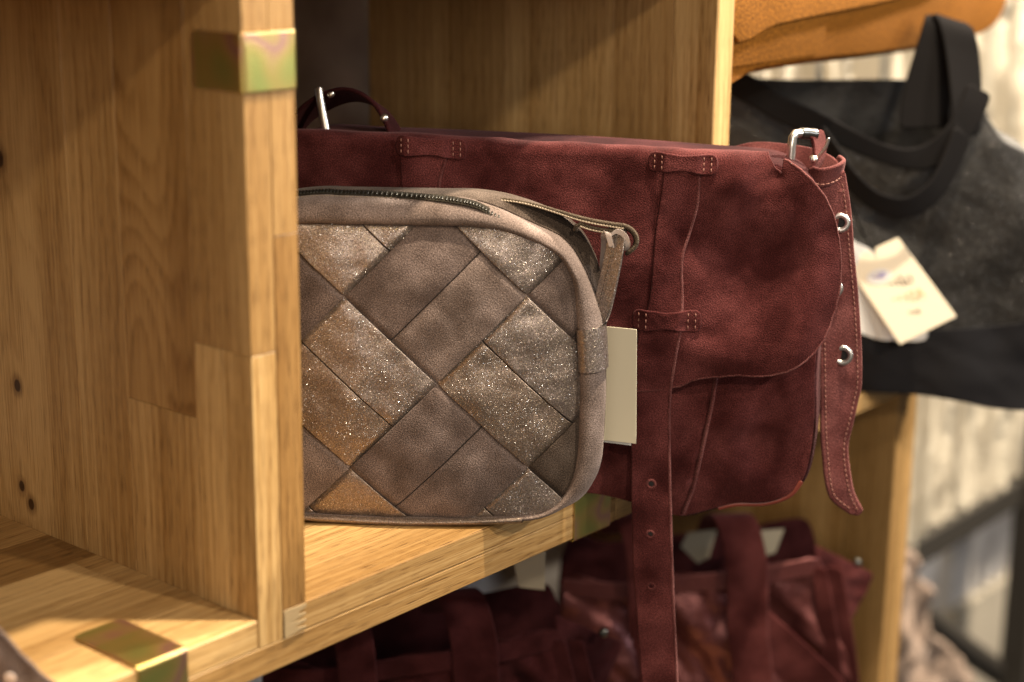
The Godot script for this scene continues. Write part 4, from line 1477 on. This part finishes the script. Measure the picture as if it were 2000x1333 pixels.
func _ready() -> void:
	rng.seed = 2024
	nz.seed = 9
	nz.noise_type = FastNoiseLite.TYPE_SIMPLEX_SMOOTH
	nz.frequency = 1.0
	nz.fractal_octaves = 2
	# camera
	var cam := Camera3D.new()
	cam.name = "camera"
	var att := CameraAttributesPhysical.new()
	att.frustum_focal_length = 59.42
	att.frustum_focus_distance = 1.13
	att.frustum_near = 0.05
	att.frustum_far = 60.0
	att.exposure_aperture = 3.2
	cam.attributes = att
	cam.fov = 22.84
	cam.near = 0.05
	cam.far = 60.0
	cam.transform = Transform3D(Basis(Vector3(0.64562, 0.0108, 0.76358), Vector3(0.18582, 0.96763, -0.1708), Vector3(-0.7407, 0.25216, 0.62272)), Vector3(-0.62255, 0.42577, 0.69831))
	add_child(cam)
	cam.current = true
	# light: unseen lamps, added area fill, background colour standing in for room bounce
	var we := WorldEnvironment.new()
	we.name = "environment"
	var env := Environment.new()
	env.background_mode = Environment.BG_COLOR
	env.background_color = lin(0.095, 0.083, 0.068)
	env.tonemap_mode = Environment.TONE_MAPPER_LINEAR
	env.tonemap_exposure = 0.92
	env.sdfgi_enabled = true
	env.ssao_enabled = true
	env.ssil_enabled = true
	we.environment = env
	add_child(we)
	var warm := lin(1.0, 0.85, 0.64)
	lamp("unseen_warm_lamp", Vector3(0.45, 2.5, 0.52), warm, 16.0, 0.04)  # out of view, steep, lights satchel front and shelf edges
	lamp("unseen_warm_lamp", Vector3(0.45, 1.65, 2.4), warm, 4.4, 0.05)  # out of view in front, placed to light the crate floors
	lamp("unseen_warm_lamp", Vector3(-1.2, 1.7, 2.0), warm, 2.7, 0.08)  # out of view at front left, lights the plank walls
	lamp("unseen_throw_lamp", Vector3(1.75, 1.35, 0.42), lin(1.0, 0.88, 0.70), 15.0, 0.06)  # out of view, placed to light the throw and the wall behind
	lamp("unseen_cool_lamp", Vector3(1.5, 0.75, 1.7), lin(0.86, 0.92, 1.0), 1.6, 0.08)  # out of view at the right, placed for cool highlights
	fill_light(Vector3(0.6, 1.5, 1.7), Vector3(0.2, 0.1, 0.0), Vector2(0.9, 0.5), lin(0.76, 0.86, 1.0), 0.8)  # cool area fill for soft light and sheen on metal
	fill_light(Vector3(-2.3, 0.85, 1.9), Vector3(0.0, 0.15, -0.1), Vector2(1.1, 0.8), lin(1.0, 0.91, 0.80), 2.3)  # added fill from the left, lifts the plank wall and strip sheen
	make_materials()
	background()
	crates()
	clip("zinc clip upright on the seam between left and middle crate walls", 20.2, 42.0, 30.5, Vector3(0, 340, 1.5), Basis())
	clip("zinc clip on the left crate's floor edge, nearest the lower left corner", 20.2, 60.0, 33.0, Vector3(-89.5, 0, 1.5), Basis(Vector3(0, -1, 0), Vector3(1, 0, 0), Vector3(0, 0, 1)))
	clip("zinc clip on the shelf edge below the woven bag's right corner", 20.2, 46.0, 42.0, Vector3(300, 0, 1.5), Basis(Vector3(0, -1, 0), Vector3(1, 0, 0), Vector3(0, 0, 1)))
	taupe_bag()
	satchel()
	black_tote()
	tan_bag()
	lower_tote("larger burgundy tote of rubbed metallic suede, under the hanging strap", Vector3(0.62, -0.376, -0.04), -50.0, 1.0, 3.0)
	lower_tote("burgundy tote at the left of the lower crate, darkened for shade under the shelf edge", Vector3(0.33, -0.376, -0.11), -44.0, 1.02, 8.0, true)
	lower_card("pale tag sticking up behind the hanging strap in the lower crate", [-76, 226, -70, 240, -44, 243, -50, 216, -60, 210], -36, Vector3(0.62, -0.376, -0.04), M.card_shaded)
	lower_card("cream tag standing in the larger burgundy tote beside its handle", [-14, 246, 16, 249, 9, 226, -13, 219], -24, Vector3(0.62, -0.376, -0.04), M.card_shaded)
	lower_card("cream tag under the shelf edge, left of the hanging strap", [-50, 308, -24, 308, -24, 276, -44, 278], 0, Vector3(0.36, -0.376, -0.06), M.card_shaded)
	near_pouch()
